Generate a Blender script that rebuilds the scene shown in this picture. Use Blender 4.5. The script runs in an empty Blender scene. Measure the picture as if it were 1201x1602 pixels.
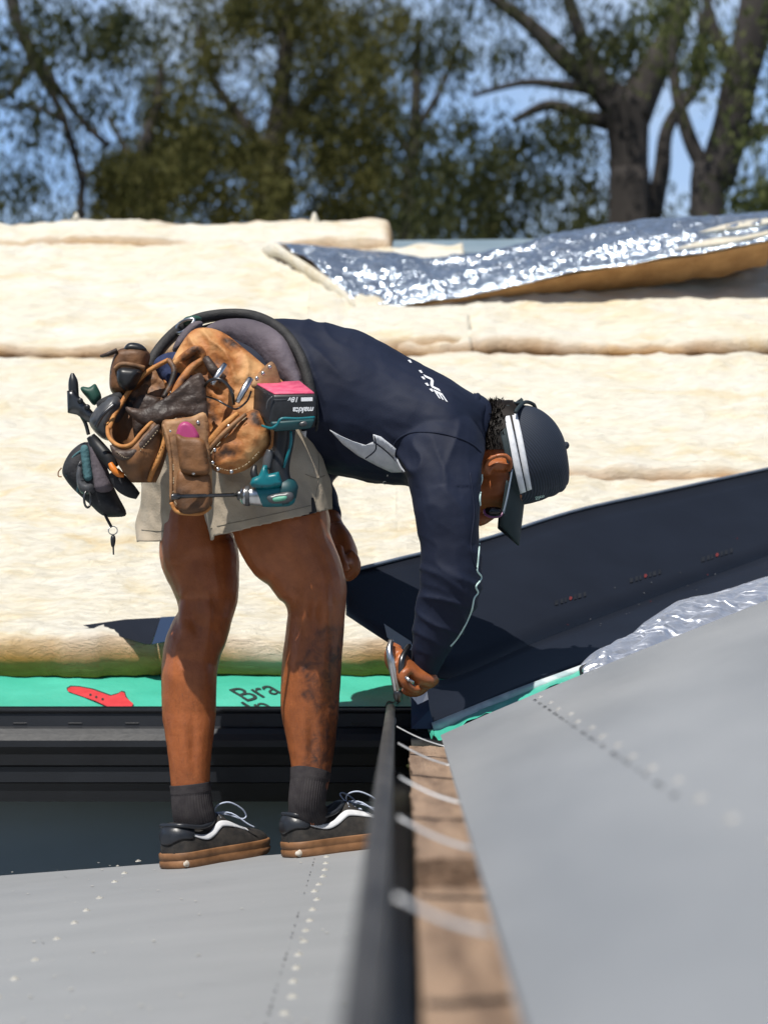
import bpy, bmesh, math, random
from mathutils import Vector, Matrix, noise
from mathutils.bvhtree import BVHTree
from mathutils.geometry import delaunay_2d_cdt
random.seed(7)
R = math.radians
scene = bpy.context.scene
COL = scene.collection

# ------------------------------------------------------------------ camera, sky, sun, exposure
cam_d = bpy.data.cameras.new('camera')
cam = bpy.data.objects.new('camera', cam_d); COL.objects.link(cam)
scene.camera = cam
cam_d.sensor_fit = 'VERTICAL'; cam_d.sensor_height = 36; cam_d.sensor_width = 27
cam_d.lens = 83.15
cam_d.shift_x = -0.0184; cam_d.shift_y = 0.1117
cam_d.clip_start = 0.05; cam_d.clip_end = 2000
cam.location = (0, 0, 0); cam.rotation_euler = (R(90), 0, 0)
cam_d.dof.use_dof = True; cam_d.dof.focus_distance = 4.85; cam_d.dof.aperture_fstop = 4.2

SUN = Vector((-0.27, -0.52, 1.0)).normalized()
world = bpy.data.worlds.new('World'); scene.world = world; world.use_nodes = True
wn = world.node_tree.nodes; wl = world.node_tree.links
sky = wn.new('ShaderNodeTexSky'); sky.sky_type = 'NISHITA'; sky.sun_disc = False
sky.sun_elevation = math.asin(SUN.z); sky.sun_rotation = math.atan2(SUN.x, SUN.y) % (2*math.pi)
sky.air_density = 1.0; sky.dust_density = 0.7; sky.ozone_density = 1.5
wn['Background'].inputs['Strength'].default_value = 0.055
# pale summer haze low in the sky, the same all round the horizon, fading out by 45 degrees
wtc = wn.new('ShaderNodeTexCoord'); wsep = wn.new('ShaderNodeSeparateXYZ'); wl.new(wtc.outputs['Generated'], wsep.inputs[0])
wmr = wn.new('ShaderNodeMapRange'); wmr.interpolation_type = 'SMOOTHSTEP'
wmr.inputs['From Min'].default_value = .16; wmr.inputs['From Max'].default_value = .66; wmr.inputs['To Min'].default_value = 1; wmr.inputs['To Max'].default_value = 0
wl.new(wsep.outputs['Z'], wmr.inputs['Value'])
wcn = wn.new('ShaderNodeTexNoise'); wcn.inputs['Scale'].default_value = 5; wcn.inputs['Detail'].default_value = 6
wmp = wn.new('ShaderNodeMapping'); wmp.inputs['Scale'].default_value = (1, 1, 2.6); wl.new(wtc.outputs['Generated'], wmp.inputs['Vector']); wl.new(wmp.outputs[0], wcn.inputs['Vector'])
wrp = wn.new('ShaderNodeValToRGB'); wrp.color_ramp.elements[0].position = .45; wrp.color_ramp.elements[1].position = .66
wrp.color_ramp.elements[0].color = (3.4, 5.8, 10.4, 1); wrp.color_ramp.elements[1].color = (7.0, 8.4, 10.6, 1)
wl.new(wcn.outputs['Fac'], wrp.inputs['Fac'])
wmx = wn.new('ShaderNodeVectorMath'); wmx.operation = 'SCALE'; wl.new(wrp.outputs['Color'], wmx.inputs[0]); wl.new(wmr.outputs['Result'], wmx.inputs['Scale'])
wad = wn.new('ShaderNodeVectorMath'); wad.operation = 'ADD'; wl.new(sky.outputs['Color'], wad.inputs[0]); wl.new(wmx.outputs[0], wad.inputs[1])
wl.new(wad.outputs[0], wn['Background'].inputs['Color'])
sl = bpy.data.lights.new('sun', 'SUN'); sl.energy = 5.0; sl.angle = R(0.5); sl.color = (1.0, 0.955, 0.88)
so = bpy.data.objects.new('sun', sl); COL.objects.link(so); so.location = (0, 0, 30)
so.rotation_euler = SUN.to_track_quat('Z', 'Y').to_euler()
vs = scene.view_settings
vs.view_transform = 'Standard'; vs.look = 'None'; vs.gamma = 1; vs.use_curve_mapping = False; vs.exposure = 0.06

# ------------------------------------------------------------------ helpers
F, CX, CY = 3700.0, 630.0, 980.0       # metres per pixel at 1 m is 1/F; (CX,CY) is where level lines along Y meet
def P(px, py, Y): return Vector(((px-CX)*Y/F, Y, (CY-py)*Y/F))
def px_of(v): return (CX + v.x/v.y*F, CY - v.z/v.y*F)

def node_mat(name):
    m = bpy.data.materials.new(name); m.use_nodes = True
    return m, m.node_tree.nodes, m.node_tree.links, m.node_tree.nodes['Principled BSDF']

def mat(name, c1, c2=None, scale=20, rough=.6, metal=0, bump=0, bscale=None, detail=5, stretch=(1,1,1), lo=.35, hi=.65,
        c3=None, spec=None, coat=0, sheen=0, rough2=None, bdist=.01, emis=None, sss=0):
    m, n, l, b = node_mat(name)
    b.inputs['Roughness'].default_value = rough; b.inputs['Metallic'].default_value = metal
    if spec is not None: b.inputs['Specular IOR Level'].default_value = spec
    if coat: b.inputs['Coat Weight'].default_value = coat; b.inputs['Coat Roughness'].default_value = .15
    if sheen: b.inputs['Sheen Weight'].default_value = sheen; b.inputs['Sheen Roughness'].default_value = .5
    if sss:
        b.inputs['Subsurface Weight'].default_value = sss; b.inputs['Subsurface Radius'].default_value = (.01, .004, .002)
        b.inputs['Subsurface Scale'].default_value = 1
    tc = n.new('ShaderNodeTexCoord'); mp = n.new('ShaderNodeMapping'); mp.inputs['Scale'].default_value = stretch
    l.new(tc.outputs['Object'], mp.inputs['Vector'])
    if c2 is None:
        b.inputs['Base Color'].default_value = (*c1, 1)
    else:
        t = n.new('ShaderNodeTexNoise'); t.inputs['Scale'].default_value = scale; t.inputs['Detail'].default_value = detail
        l.new(mp.outputs['Vector'], t.inputs['Vector'])
        r = n.new('ShaderNodeValToRGB'); e = r.color_ramp.elements
        e[0].position = lo; e[0].color = (*c1, 1); e[1].position = hi; e[1].color = (*c2, 1)
        if c3 is not None:
            q = e.new(min(.99, hi+.14)); q.color = (*c3, 1)
        l.new(t.outputs['Fac'], r.inputs['Fac']); l.new(r.outputs['Color'], b.inputs['Base Color'])
        if rough2 is not None:
            mr = n.new('ShaderNodeMapRange'); mr.inputs['To Min'].default_value = rough; mr.inputs['To Max'].default_value = rough2
            mr.inputs['From Min'].default_value = .3; mr.inputs['From Max'].default_value = .7
            l.new(t.outputs['Fac'], mr.inputs['Value']); l.new(mr.outputs['Result'], b.inputs['Roughness'])
    if bump:
        t2 = n.new('ShaderNodeTexNoise'); t2.inputs['Scale'].default_value = bscale or scale*3; t2.inputs['Detail'].default_value = 4
        l.new(mp.outputs['Vector'], t2.inputs['Vector'])
        bp = n.new('ShaderNodeBump'); bp.inputs['Strength'].default_value = bump; bp.inputs['Distance'].default_value = bdist
        l.new(t2.outputs['Fac'], bp.inputs['Height']); l.new(bp.outputs['Normal'], b.inputs['Normal'])
    return m

M = {}
M['grey_sheet'] = mat('grey_sheet', (.225,.238,.255), (.30,.312,.327), 4.5, .5, bump=.12, bscale=60, stretch=(1,.25,1), detail=8, lo=.3, hi=.7)
M['deck_grey'] = mat('deck_grey', (.268,.279,.291), (.30,.311,.323), 6.0, .55, bump=.08, bscale=120, stretch=(.6,1.2,1), detail=9, lo=.3, hi=.7)
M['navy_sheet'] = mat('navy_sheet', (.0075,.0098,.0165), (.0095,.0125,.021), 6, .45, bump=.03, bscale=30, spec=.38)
M['sheet_back'] = mat('sheet_back', (.20,.26,.34), (.26,.32,.40), 12, .4)
M['gutter'] = mat('gutter', (.010,.0115,.015), (.016,.018,.023), 5, .42, bump=.04, bscale=60)
M['wall'] = mat('wall', (.24,.30,.345), (.28,.34,.385), 1.6, .6, bump=.05)
M['bead'] = mat('bead', (.022,.021,.021), (.055,.052,.050), 25, .55, bump=.2, bscale=60, stretch=(1,.3,1))
M['strap'] = mat('strap', (.55,.57,.60), (.70,.71,.73), 20, .4, metal=.3)
M['timber'] = mat('timber', (.15,.098,.068), (.34,.235,.165), 7, .85, bump=.6, bscale=45, stretch=(5,.5,5), detail=9, lo=.28, hi=.6)
M['sarking'] = mat('sarking', (.055,.42,.30), (.08,.50,.37), 6, .38, bump=.25, bscale=14, bdist=.02)
M['batt'] = None
M['foil'] = None
M['white_print'] = mat('white_print', (.72,.74,.78), rough=.6)
M['black_print'] = mat('black_print', (.015,.03,.028), rough=.6)
M['red_print'] = mat('red_print', (.55,.035,.045), (.62,.05,.06), 40, .5)
M['grey_print'] = mat('grey_print', (.06,.065,.07), rough=.6)
M['red_dull'] = mat('red_dull', (.13,.015,.015), rough=.6)
M['shirt'] = mat('shirt', (.006,.010,.027), (.009,.0145,.036), 9, .72, bump=.12, bscale=350, bdist=.003, spec=.3)
M['sleeve_white'] = mat('sleeve_white', (.55,.58,.64), (.65,.68,.73), 60, .7)
M['piping'] = mat('piping', (.50,.68,.66), rough=.6)
M['shorts'] = mat('shorts', (.37,.31,.235), (.47,.40,.31), 16, .85, bump=.35, bscale=220, bdist=.003, detail=7)
M['sock'] = mat('sock', (.034,.030,.033), (.050,.045,.047), 60, .95, bump=.3, bscale=400, spec=.2, bdist=.003)
M['shoe'] = mat('shoe', (.011,.010,.010), (.034,.029,.025), 60, .8, bump=.25, bscale=420, bdist=.002)
M['shoe_leather'] = mat('shoe_leather', (.015,.018,.024), (.024,.027,.034), 30, .38, bump=.15, bscale=200, bdist=.002)
M['gum'] = mat('gum', (.16,.072,.027), (.28,.135,.058), 26, .6, bump=.2, bscale=120, bdist=.003)
M['shoe_white'] = mat('shoe_white', (.62,.63,.66), (.74,.75,.77), 60, .5)
M['lace'] = mat('lace', (.50,.56,.70), rough=.8)
M['hair'] = mat('hair', (.006,.0045,.004), (.014,.010,.008), 60, .6, spec=.2)
M['cap'] = None
M['cap_brim'] = mat('cap_brim', (.010,.022,.028), (.014,.028,.034), 40, .75, bump=.2, bscale=300, bdist=.002)
M['leather'] = mat('leather', (.045,.020,.011), (.40,.145,.036), 15, .6, bump=.5, bscale=60, lo=.37, hi=.47, c3=(.58,.31,.125), rough2=.75, bdist=.006)
M['leather_tan'] = mat('leather_tan', (.10,.05,.024), (.34,.175,.078), 15, .65, bump=.4, bscale=80, lo=.34, hi=.54, c3=(.54,.34,.18), bdist=.005)
M['leather_dark'] = mat('leather_dark', (.028,.018,.015), (.075,.045,.032), 14, .55, bump=.6, bscale=45, c3=(.20,.10,.05))
M['leather_brown'] = mat('leather_brown', (.075,.034,.014), (.24,.105,.037), 16, .6, bump=.5, bscale=60, c3=(.36,.18,.075), bdist=.005)
M['leather_burnt'] = mat('leather_burnt', (.018,.012,.010), (.26,.12,.05), 26, .6, bump=.5, bscale=70, lo=.42, hi=.56, c3=(.42,.24,.12), bdist=.005)
M['thread'] = mat('thread', (.45,.36,.24), rough=.9)
M['leather_edge'] = mat('leather_edge', (.40,.15,.035), (.52,.24,.07), 40, .7, bump=.3)
M['belt'] = mat('belt', (.012,.012,.013), (.028,.027,.028), 40, .7, bump=.4, bscale=260, bdist=.003)
M['belt_pad'] = mat('belt_pad', (.085,.07,.088), (.15,.125,.15), 9, .8, bump=.4, bscale=90, c3=(.20,.165,.14), bdist=.005)
M['black_plastic'] = mat('black_plastic', (.012,.013,.015), (.020,.021,.024), 50, .4)
M['grey_plastic'] = mat('grey_plastic', (.05,.053,.06), (.085,.088,.095), 40, .35)
M['teal_plastic'] = mat('teal_plastic', (.0,.115,.145), (.004,.16,.19), 25, .38)
M['teal_dark'] = mat('teal_dark', (.006,.055,.065), rough=.5)
M['pink'] = mat('pink', (.62,.07,.16), (.72,.13,.22), 60, .6, bump=.2)
M['magenta'] = mat('magenta', (.40,.05,.17), rough=.45)
M['steel'] = mat('steel', (.45,.46,.47), (.62,.62,.63), 40, .28, metal=1)
M['dark_steel'] = mat('dark_steel', (.08,.08,.085), (.14,.14,.14), 40, .35, metal=1)
M['screw'] = mat('screw', (.44,.43,.39), (.58,.56,.51), 60, .5)
M['orange'] = mat('orange', (.70,.20,.02), rough=.45)
M['green_grip'] = mat('green_grip', (.012,.06,.045), (.02,.085,.06), 40, .55)
M['denim'] = mat('denim', (.012,.022,.07), (.025,.04,.11), 40, .9, bump=.3)
M['lens'] = mat('lens', (.01,.008,.01), rough=.1)
M['purple'] = mat('purple', (.20,.06,.16), rough=.3)
M['bag'] = mat('bag', (.013,.014,.017), (.03,.03,.034), 40, .8, bump=.4, bscale=200, bdist=.004)
M['bag_grey'] = mat('bag_grey', (.085,.07,.085), (.13,.11,.125), 30, .85, bump=.4, bscale=200, bdist=.004)
M['bag_teal'] = mat('bag_teal', (.05,.13,.15), (.07,.17,.19), 40, .8, bump=.3)
M['bark'] = mat('bark', (.018,.015,.014), (.055,.046,.041), 3.5, .9, bump=.8, bscale=9, stretch=(1,1,.22), lo=.35, hi=.7, c3=(.16,.135,.115))
M['ground'] = mat('ground', (.05,.065,.025), (.12,.10,.05), .4, .95, bump=.3)
M['steel_deck'] = mat('steel_deck', (.20,.27,.31), (.26,.33,.37), 3, .35)

def make_batt_mat():
    m, n, l, b = node_mat('insulation_wool')
    b.inputs['Roughness'].default_value = .95; b.inputs['Specular IOR Level'].default_value = .1
    tc = n.new('ShaderNodeTexCoord'); mp = n.new('ShaderNodeMapping'); mp.inputs['Scale'].default_value = (.55, 1.3, 1.3)
    l.new(tc.outputs['Object'], mp.inputs['Vector'])
    t = n.new('ShaderNodeTexNoise'); t.inputs['Scale'].default_value = 5.5; t.inputs['Detail'].default_value = 9; t.inputs['Roughness'].default_value = .68
    t.inputs['Distortion'].default_value = .9
    l.new(mp.outputs['Vector'], t.inputs['Vector'])
    r = n.new('ShaderNodeValToRGB'); e = r.color_ramp.elements
    e[0].position = .25; e[0].color = (.74,.52,.25,1); e[1].position = .47; e[1].color = (.83,.775,.64,1)
    q = e.new(.36); q.color = (.80,.70,.50,1); q = e.new(.66); q.color = (.85,.82,.735,1)
    l.new(t.outputs['Fac'], r.inputs['Fac'])
    # seam shade put into the colour: deeper orange per vertex towards the blanket edges
    at = n.new('ShaderNodeAttribute'); at.attribute_name = 'edge_shade'
    mx = n.new('ShaderNodeMixRGB'); mx.inputs['Color2'].default_value = (.55,.265,.06,1)
    ml = n.new('ShaderNodeMath'); ml.operation = 'MULTIPLY'; ml.inputs[1].default_value = 1.0; ml.use_clamp = True
    l.new(at.outputs['Fac'], ml.inputs[0]); l.new(ml.outputs[0], mx.inputs['Fac'])
    l.new(r.outputs['Color'], mx.inputs['Color1']); l.new(mx.outputs['Color'], b.inputs['Base Color'])
    t2 = n.new('ShaderNodeTexNoise'); t2.inputs['Scale'].default_value = 42; t2.inputs['Detail'].default_value = 10; t2.inputs['Roughness'].default_value = .75
    t2.inputs['Distortion'].default_value = 1.2
    l.new(mp.outputs['Vector'], t2.inputs['Vector'])
    bp = n.new('ShaderNodeBump'); bp.inputs['Strength'].default_value = .9; bp.inputs['Distance'].default_value = .016
    l.new(t2.outputs['Fac'], bp.inputs['Height']); l.new(bp.outputs['Normal'], b.inputs['Normal'])
    return m
M['batt'] = make_batt_mat()

def make_foil_mat(name='foil', rough=.25, tint=(.76,.87,1.0), st=(1,1,1), strength=.46, met=.93):
    m, n, l, b = node_mat(name)
    b.inputs['Metallic'].default_value = met; b.inputs['Roughness'].default_value = rough
    b.inputs['Base Color'].default_value = (*tint, 1)
    tc = n.new('ShaderNodeTexCoord')
    v = n.new('ShaderNodeTexVoronoi'); v.inputs['Scale'].default_value = 15; v.feature = 'SMOOTH_F1'
    nz = n.new('ShaderNodeTexNoise'); nz.inputs['Scale'].default_value = 9; nz.inputs['Detail'].default_value = 4
    mp = n.new('ShaderNodeMapping'); mp.inputs['Scale'].default_value = st; l.new(tc.outputs['Object'], mp.inputs['Vector'])
    l.new(mp.outputs['Vector'], nz.inputs['Vector'])
    ad = n.new('ShaderNodeVectorMath'); ad.operation = 'ADD'
    l.new(mp.outputs['Vector'], ad.inputs[0]); l.new(nz.outputs['Color'], ad.inputs[1]); l.new(ad.outputs[0], v.inputs['Vector'])
    mm = n.new('ShaderNodeMath'); mm.operation = 'ADD'
    l.new(v.outputs['Distance'], mm.inputs[0]); l.new(nz.outputs['Fac'], mm.inputs[1])
    bp = n.new('ShaderNodeBump'); bp.inputs['Strength'].default_value = strength; bp.inputs['Distance'].default_value = .03
    l.new(mm.outputs[0], bp.inputs['Height']); l.new(bp.outputs['Normal'], b.inputs['Normal'])
    return m
M['foil'] = make_foil_mat()

def make_cap_mat():
    m, n, l, b = node_mat('cap_mesh')
    b.inputs['Roughness'].default_value = .7; b.inputs['Base Color'].default_value = (.010,.018,.036,1)
    tc = n.new('ShaderNodeTexCoord'); w = n.new('ShaderNodeTexWave'); w.inputs['Scale'].default_value = 72; w.bands_direction = 'DIAGONAL'
    w.inputs['Distortion'].default_value = 1.0
    l.new(tc.outputs['Object'], w.inputs['Vector'])
    r = n.new('ShaderNodeValToRGB'); r.color_ramp.elements[0].color = (.006,.011,.022,1); r.color_ramp.elements[1].color = (.021,.031,.054,1)
    l.new(w.outputs['Fac'], r.inputs['Fac']); l.new(r.outputs['Color'], b.inputs['Base Color'])
    bp = n.new('ShaderNodeBump'); bp.inputs['Strength'].default_value = .3; bp.inputs['Distance'].default_value = .003
    l.new(w.outputs['Fac'], bp.inputs['Height']); l.new(bp.outputs['Normal'], b.inputs['Normal'])
    return m
M['cap'] = make_cap_mat()

def make_skin_mat():
    m, n, l, b = node_mat('skin')
    b.inputs['Roughness'].default_value = .40; b.inputs['Specular IOR Level'].default_value = .42
    b.inputs['Subsurface Weight'].default_value = .04; b.inputs['Subsurface Radius'].default_value = (.012,.004,.002); b.inputs['Subsurface Scale'].default_value = .6
    tc = n.new('ShaderNodeTexCoord')
    t = n.new('ShaderNodeTexNoise'); t.inputs['Scale'].default_value = 24; t.inputs['Detail'].default_value = 10; t.inputs['Roughness'].default_value = .75
    l.new(tc.outputs['Object'], t.inputs['Vector'])
    r = n.new('ShaderNodeValToRGB'); e = r.color_ramp.elements
    e[0].position = .3; e[0].color = (.24,.070,.022,1); e[1].position = .7; e[1].color = (.40,.124,.039,1)
    l.new(t.outputs['Fac'], r.inputs['Fac'])
    at = n.new('ShaderNodeAttribute'); at.attribute_name = 'ink'
    t3 = n.new('ShaderNodeTexNoise'); t3.inputs['Scale'].default_value = 34; t3.inputs['Detail'].default_value = 7; t3.inputs['Distortion'].default_value = 2
    l.new(tc.outputs['Object'], t3.inputs['Vector'])
    r3 = n.new('ShaderNodeValToRGB'); r3.color_ramp.elements[0].position = .34; r3.color_ramp.elements[1].position = .62
    r3.color_ramp.elements[0].color = (1,1,1,1); r3.color_ramp.elements[1].color = (.25,.25,.25,1)
    l.new(t3.outputs['Fac'], r3.inputs['Fac'])
    ml = n.new('ShaderNodeMath'); ml.operation = 'MULTIPLY'; l.new(at.outputs['Fac'], ml.inputs[0]); l.new(r3.outputs['Color'], ml.inputs[1])
    mx = n.new('ShaderNodeMixRGB'); mx.inputs['Color2'].default_value = (.022,.020,.022,1)
    l.new(ml.outputs[0], mx.inputs['Fac']); l.new(r.outputs['Color'], mx.inputs['Color1']); l.new(mx.outputs['Color'], b.inputs['Base Color'])
    t2 = n.new('ShaderNodeTexNoise'); t2.inputs['Scale'].default_value = 260; t2.inputs['Detail'].default_value = 4
    l.new(tc.outputs['Object'], t2.inputs['Vector'])
    bp = n.new('ShaderNodeBump'); bp.inputs['Strength'].default_value = .25; bp.inputs['Distance'].default_value = .003
    l.new(t2.outputs['Fac'], bp.inputs['Height']); l.new(bp.outputs['Normal'], b.inputs['Normal'])
    return m
M['skin'] = make_skin_mat()

def make_leaf_mat(name, c1, c2, c3):
    m, n, l, b = node_mat(name)
    b.inputs['Roughness'].default_value = .7; b.inputs['Specular IOR Level'].default_value = .12
    tc = n.new('ShaderNodeTexCoord'); t = n.new('ShaderNodeTexNoise'); t.inputs['Scale'].default_value = 2.2; t.inputs['Detail'].default_value = 6
    t.inputs['Roughness'].default_value = .8
    l.new(tc.outputs['Object'], t.inputs['Vector'])
    r = n.new('ShaderNodeValToRGB'); e = r.color_ramp.elements
    e[0].position = .32; e[0].color = (*c1,1); e[1].position = .68; e[1].color = (*c3,1); q = e.new(.5); q.color = (*c2,1)
    l.new(t.outputs['Fac'], r.inputs['Fac']); l.new(r.outputs['Color'], b.inputs['Base Color'])
    tr = n.new('ShaderNodeBsdfTranslucent'); l.new(r.outputs['Color'], tr.inputs['Color'])
    ms = n.new('ShaderNodeMixShader'); ms.inputs['Fac'].default_value = .25
    l.new(b.outputs[0], ms.inputs[1]); l.new(tr.outputs[0], ms.inputs[2]); l.new(ms.outputs[0], n['Material Output'].inputs['Surface'])
    return m
M['leaf_olive'] = make_leaf_mat('leaf_olive', (.028,.032,.010), (.080,.080,.024), (.165,.150,.050))
M['leaf_dark'] = make_leaf_mat('leaf_dark', (.018,.025,.011), (.042,.050,.019), (.10,.095,.035))
M['leaf_green'] = make_leaf_mat('leaf_green', (.03,.045,.02), (.075,.09,.03), (.14,.15,.055))

def set_parent(o, parent):
    if parent is None: return
    o.parent = parent
    o.matrix_parent_inverse = Matrix.Translation(-parent.location)
def link(name, me, m, parent=None, smooth=True):
    if m is not None and not me.materials: me.materials.append(m)
    if smooth: me.polygons.foreach_set('use_smooth', [True]*len(me.polygons))
    o = bpy.data.objects.new(name, me); COL.objects.link(o)
    if parent is not None and parent.type == 'MESH':
        o.parent = parent
        # a mesh part has its vertices in world space; its parent inverse already cancels the Empty's place
    else:
        set_parent(o, parent)
    return o
def obj(name, bm, m, parent=None, smooth=True):
    me = bpy.data.meshes.new(name); bmesh.ops.recalc_face_normals(bm, faces=bm.faces[:])
    bm.to_mesh(me); bm.free()
    return link(name, me, m, parent, smooth)
def tag(o, label=None, cat=None, group=None, kind=None):
    if label: o['label'] = label
    if cat: o['category'] = cat
    if group: o['group'] = group
    if kind: o['kind'] = kind
    return o
def thing(name, loc, label, cat, group=None):
    e = bpy.data.objects.new(name, None); COL.objects.link(e); e.location = loc; e.empty_display_size = .1
    return tag(e, label, cat, group)

def catmull(pts, n, closed=False):
    out = []; N = len(pts); L = [tuple(p) for p in pts]
    rng = N if closed else N-1
    for i in range(rng):
        if closed: p0, p1, p2, p3 = L[(i-1) % N], L[i], L[(i+1) % N], L[(i+2) % N]
        else: p0, p1, p2, p3 = L[max(i-1, 0)], L[i], L[i+1], L[min(i+2, N-1)]
        for k in range(n):
            t = k/n
            out.append(tuple(.5*((2*b)+(c-a)*t+(2*a-5*b+4*c-d)*t*t+(-a+3*b-3*c+d)*t**3) for a, b, c, d in zip(p0, p1, p2, p3)))
    if not closed: out.append(L[-1])
    return out

def add_tube(bm, st, seg=14, n=4, caps=True, mod=None, ref=Vector((0, 1, 0)), power=1.0):
    """st: (centre Vector, r in the plane seen, r along the reference axis); skinned smoothly"""
    flat = catmull([(s[0].x, s[0].y, s[0].z, s[1], s[2]) for s in st], n) if n > 1 else [(s[0].x, s[0].y, s[0].z, s[1], s[2]) for s in st]
    C = [Vector(f[:3]) for f in flat]; rings = []
    for i, f in enumerate(flat):
        t = (C[min(i+1, len(C)-1)] - C[max(i-1, 0)])
        t = t.normalized() if t.length > 1e-9 else Vector((0, 0, 1))
        rf = ref if abs(t.dot(ref)) < .92 else Vector((0, 0, 1))
        B = (rf - t*rf.dot(t)).normalized(); N = t.cross(B)
        ring = []
        for k in range(seg):
            a = 2*math.pi*k/seg; q = mod(a, i/(len(flat)-1)) if mod else 1
            ca, sa = math.cos(a), math.sin(a)
            ca = math.copysign(abs(ca)**power, ca); sa = math.copysign(abs(sa)**power, sa)
            ring.append(bm.verts.new(C[i] + N*max(f[3], 1e-4)*ca*q + B*max(f[4], 1e-4)*sa*q))
        rings.append(ring)
    for a, b in zip(rings, rings[1:]):
        for k in range(seg): bm.faces.new((a[k], a[(k+1) % seg], b[(k+1) % seg], b[k]))
    if caps:
        bm.faces.new(rings[0][::-1]); bm.faces.new(rings[-1])
    return rings
def T(st):                                # pixel stations -> tube stations; (px, py, Y, half width px, depth radius px or None)
    return [(P(s[0], s[1], s[2]), s[3]*s[2]/F, (s[4] if len(s) > 4 else s[3])*s[2]/F) for s in st]
def ptube(name, st, m, parent=None, seg=12, n=4, **k):
    bm = bmesh.new(); add_tube(bm, T(st), seg, n, **k); return obj(name, bm, m, parent)
def add_ball(bm, c, rx, ry, rz, u=16, v=10, rot=None):
    r = bmesh.ops.create_uvsphere(bm, u_segments=u, v_segments=v, radius=1)
    mt = Matrix.Translation(c) @ (rot.to_4x4() if rot else Matrix.Identity(4)) @ Matrix.Diagonal((rx, ry, rz, 1))
    bmesh.ops.transform(bm, matrix=mt, verts=r['verts']); return r['verts']
def add_box(bm, lo, hi, bev=0):
    r = bmesh.ops.create_cube(bm, size=1)
    s = Vector(hi)-Vector(lo); c = (Vector(hi)+Vector(lo))/2
    bmesh.ops.transform(bm, matrix=Matrix.Translation(c) @ Matrix.Diagonal((*s, 1)), verts=r['verts'])
    if bev:
        es = list({e for v in r['verts'] for e in v.link_edges})
        bmesh.ops.bevel(bm, geom=es, offset=bev, segments=2, affect='EDGES', profile=.5)
def add_hex(bm, q, bev=0, seg=2):         # 8 corners: front a b c d, back a b c d
    v = [bm.verts.new(p) for p in q]
    fs = [bm.faces.new([v[i] for i in f]) for f in ((0,1,2,3), (7,6,5,4), (0,4,5,1), (1,5,6,2), (2,6,7,3), (3,7,4,0))]
    if bev:
        es = list({e for f in fs for e in f.edges})
        bmesh.ops.bevel(bm, geom=es, offset=bev, segments=seg, affect='EDGES', profile=.5)

def inside(p, poly):
    x, y = p; c = False; j = len(poly)-1
    for i in range(len(poly)):
        xi, yi = poly[i]; xj, yj = poly[j]
        if (yi > y) != (yj > y) and x < (xj-xi)*(y-yi)/(yj-yi)+xi: c = not c
        j = i
    return c
def edge_dist(p, poly):
    best = 1e9; x, y = p
    for i in range(len(poly)):
        ax, ay = poly[i-1]; bx, by = poly[i]; dx, dy = bx-ax, by-ay
        L = dx*dx+dy*dy; t = 0 if L == 0 else max(0, min(1, ((x-ax)*dx+(y-ay)*dy)/L))
        d = math.hypot(x-ax-t*dx, y-ay-t*dy)
        if d < best: best = d
    return best
def fill(poly, step):
    """triangulate a polygon with inner points; returns verts, tris, boundary count"""
    b = []
    for i in range(len(poly)):
        a, c = poly[i], poly[(i+1) % len(poly)]
        k = max(1, int(math.hypot(c[0]-a[0], c[1]-a[1])/step))
        for j in range(k): b.append((a[0]+(c[0]-a[0])*j/k, a[1]+(c[1]-a[1])*j/k))
    nb = len(b); pts = list(b)
    xs = [p[0] for p in b]; ys = [p[1] for p in b]
    y = min(ys)+step*.5; row = 0
    while y < max(ys):
        x = min(xs)+step*(.5 if row % 2 else 1.0)
        while x < max(xs):
            if inside((x, y), b) and edge_dist((x, y), b) > step*.45: pts.append((x, y))
            x += step
        y += step*.87; row += 1
    r = delaunay_2d_cdt([Vector(p) for p in pts], [(i, (i+1) % nb) for i in range(nb)], [list(range(nb))], 1, 1e-5)
    return [(v.x, v.y) for v in r[0]], [list(f) for f in r[2]], b
def puff(name, poly, Y, t, m, parent=None, edge=.006, step=5, rnd=None, smooth=4, amp=0, freq=25, disp=None, back=.6, hard=False):
    """a solid with the given outline (pixels at depth Y, Y may be a function), thickness t in metres, rounded like a stuffed piece"""
    Yf = Y if callable(Y) else (lambda x, y: Y)
    if smooth: poly = [tuple(p) for p in catmull(poly, smooth, True)]
    vs_, fs_, b = fill(poly, step)
    ds = [edge_dist(p, b) for p in vs_]; mx = max(ds)+1e-6; rr = rnd or mx
    bm = bmesh.new(); fr, bk = [], []
    for p, d in zip(vs_, ds):
        k = min(1, d/rr); h = math.sqrt(max(0, 1-(1-k)**2))
        y0 = Yf(*p); off = 0
        if disp: off += disp(*p)*min(1, d/8)
        if amp: off += amp*noise.fractal(P(*p, y0)*freq, 1, 2, 3)*min(1, .25+d/10)
        fr.append(bm.verts.new(P(p[0], p[1], y0)+Vector((0, -edge/2-h*t-off, 0))))
        bk.append(bm.verts.new(P(p[0], p[1], y0)+Vector((0, edge/2+h*t*back, 0))))
    ec = {}
    for f in fs_:
        for i in range(3):
            e = (f[i], f[(i+1) % 3]); ec[e] = ec.get(e, 0)+1
        bm.faces.new([fr[i] for i in f]); bm.faces.new([bk[i] for i in f[::-1]])
    for (a, c) in ec:
        if (c, a) not in ec: bm.faces.new((fr[c], fr[a], bk[a], bk[c]))
    return obj(name, bm, m, parent, smooth=not hard)

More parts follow.
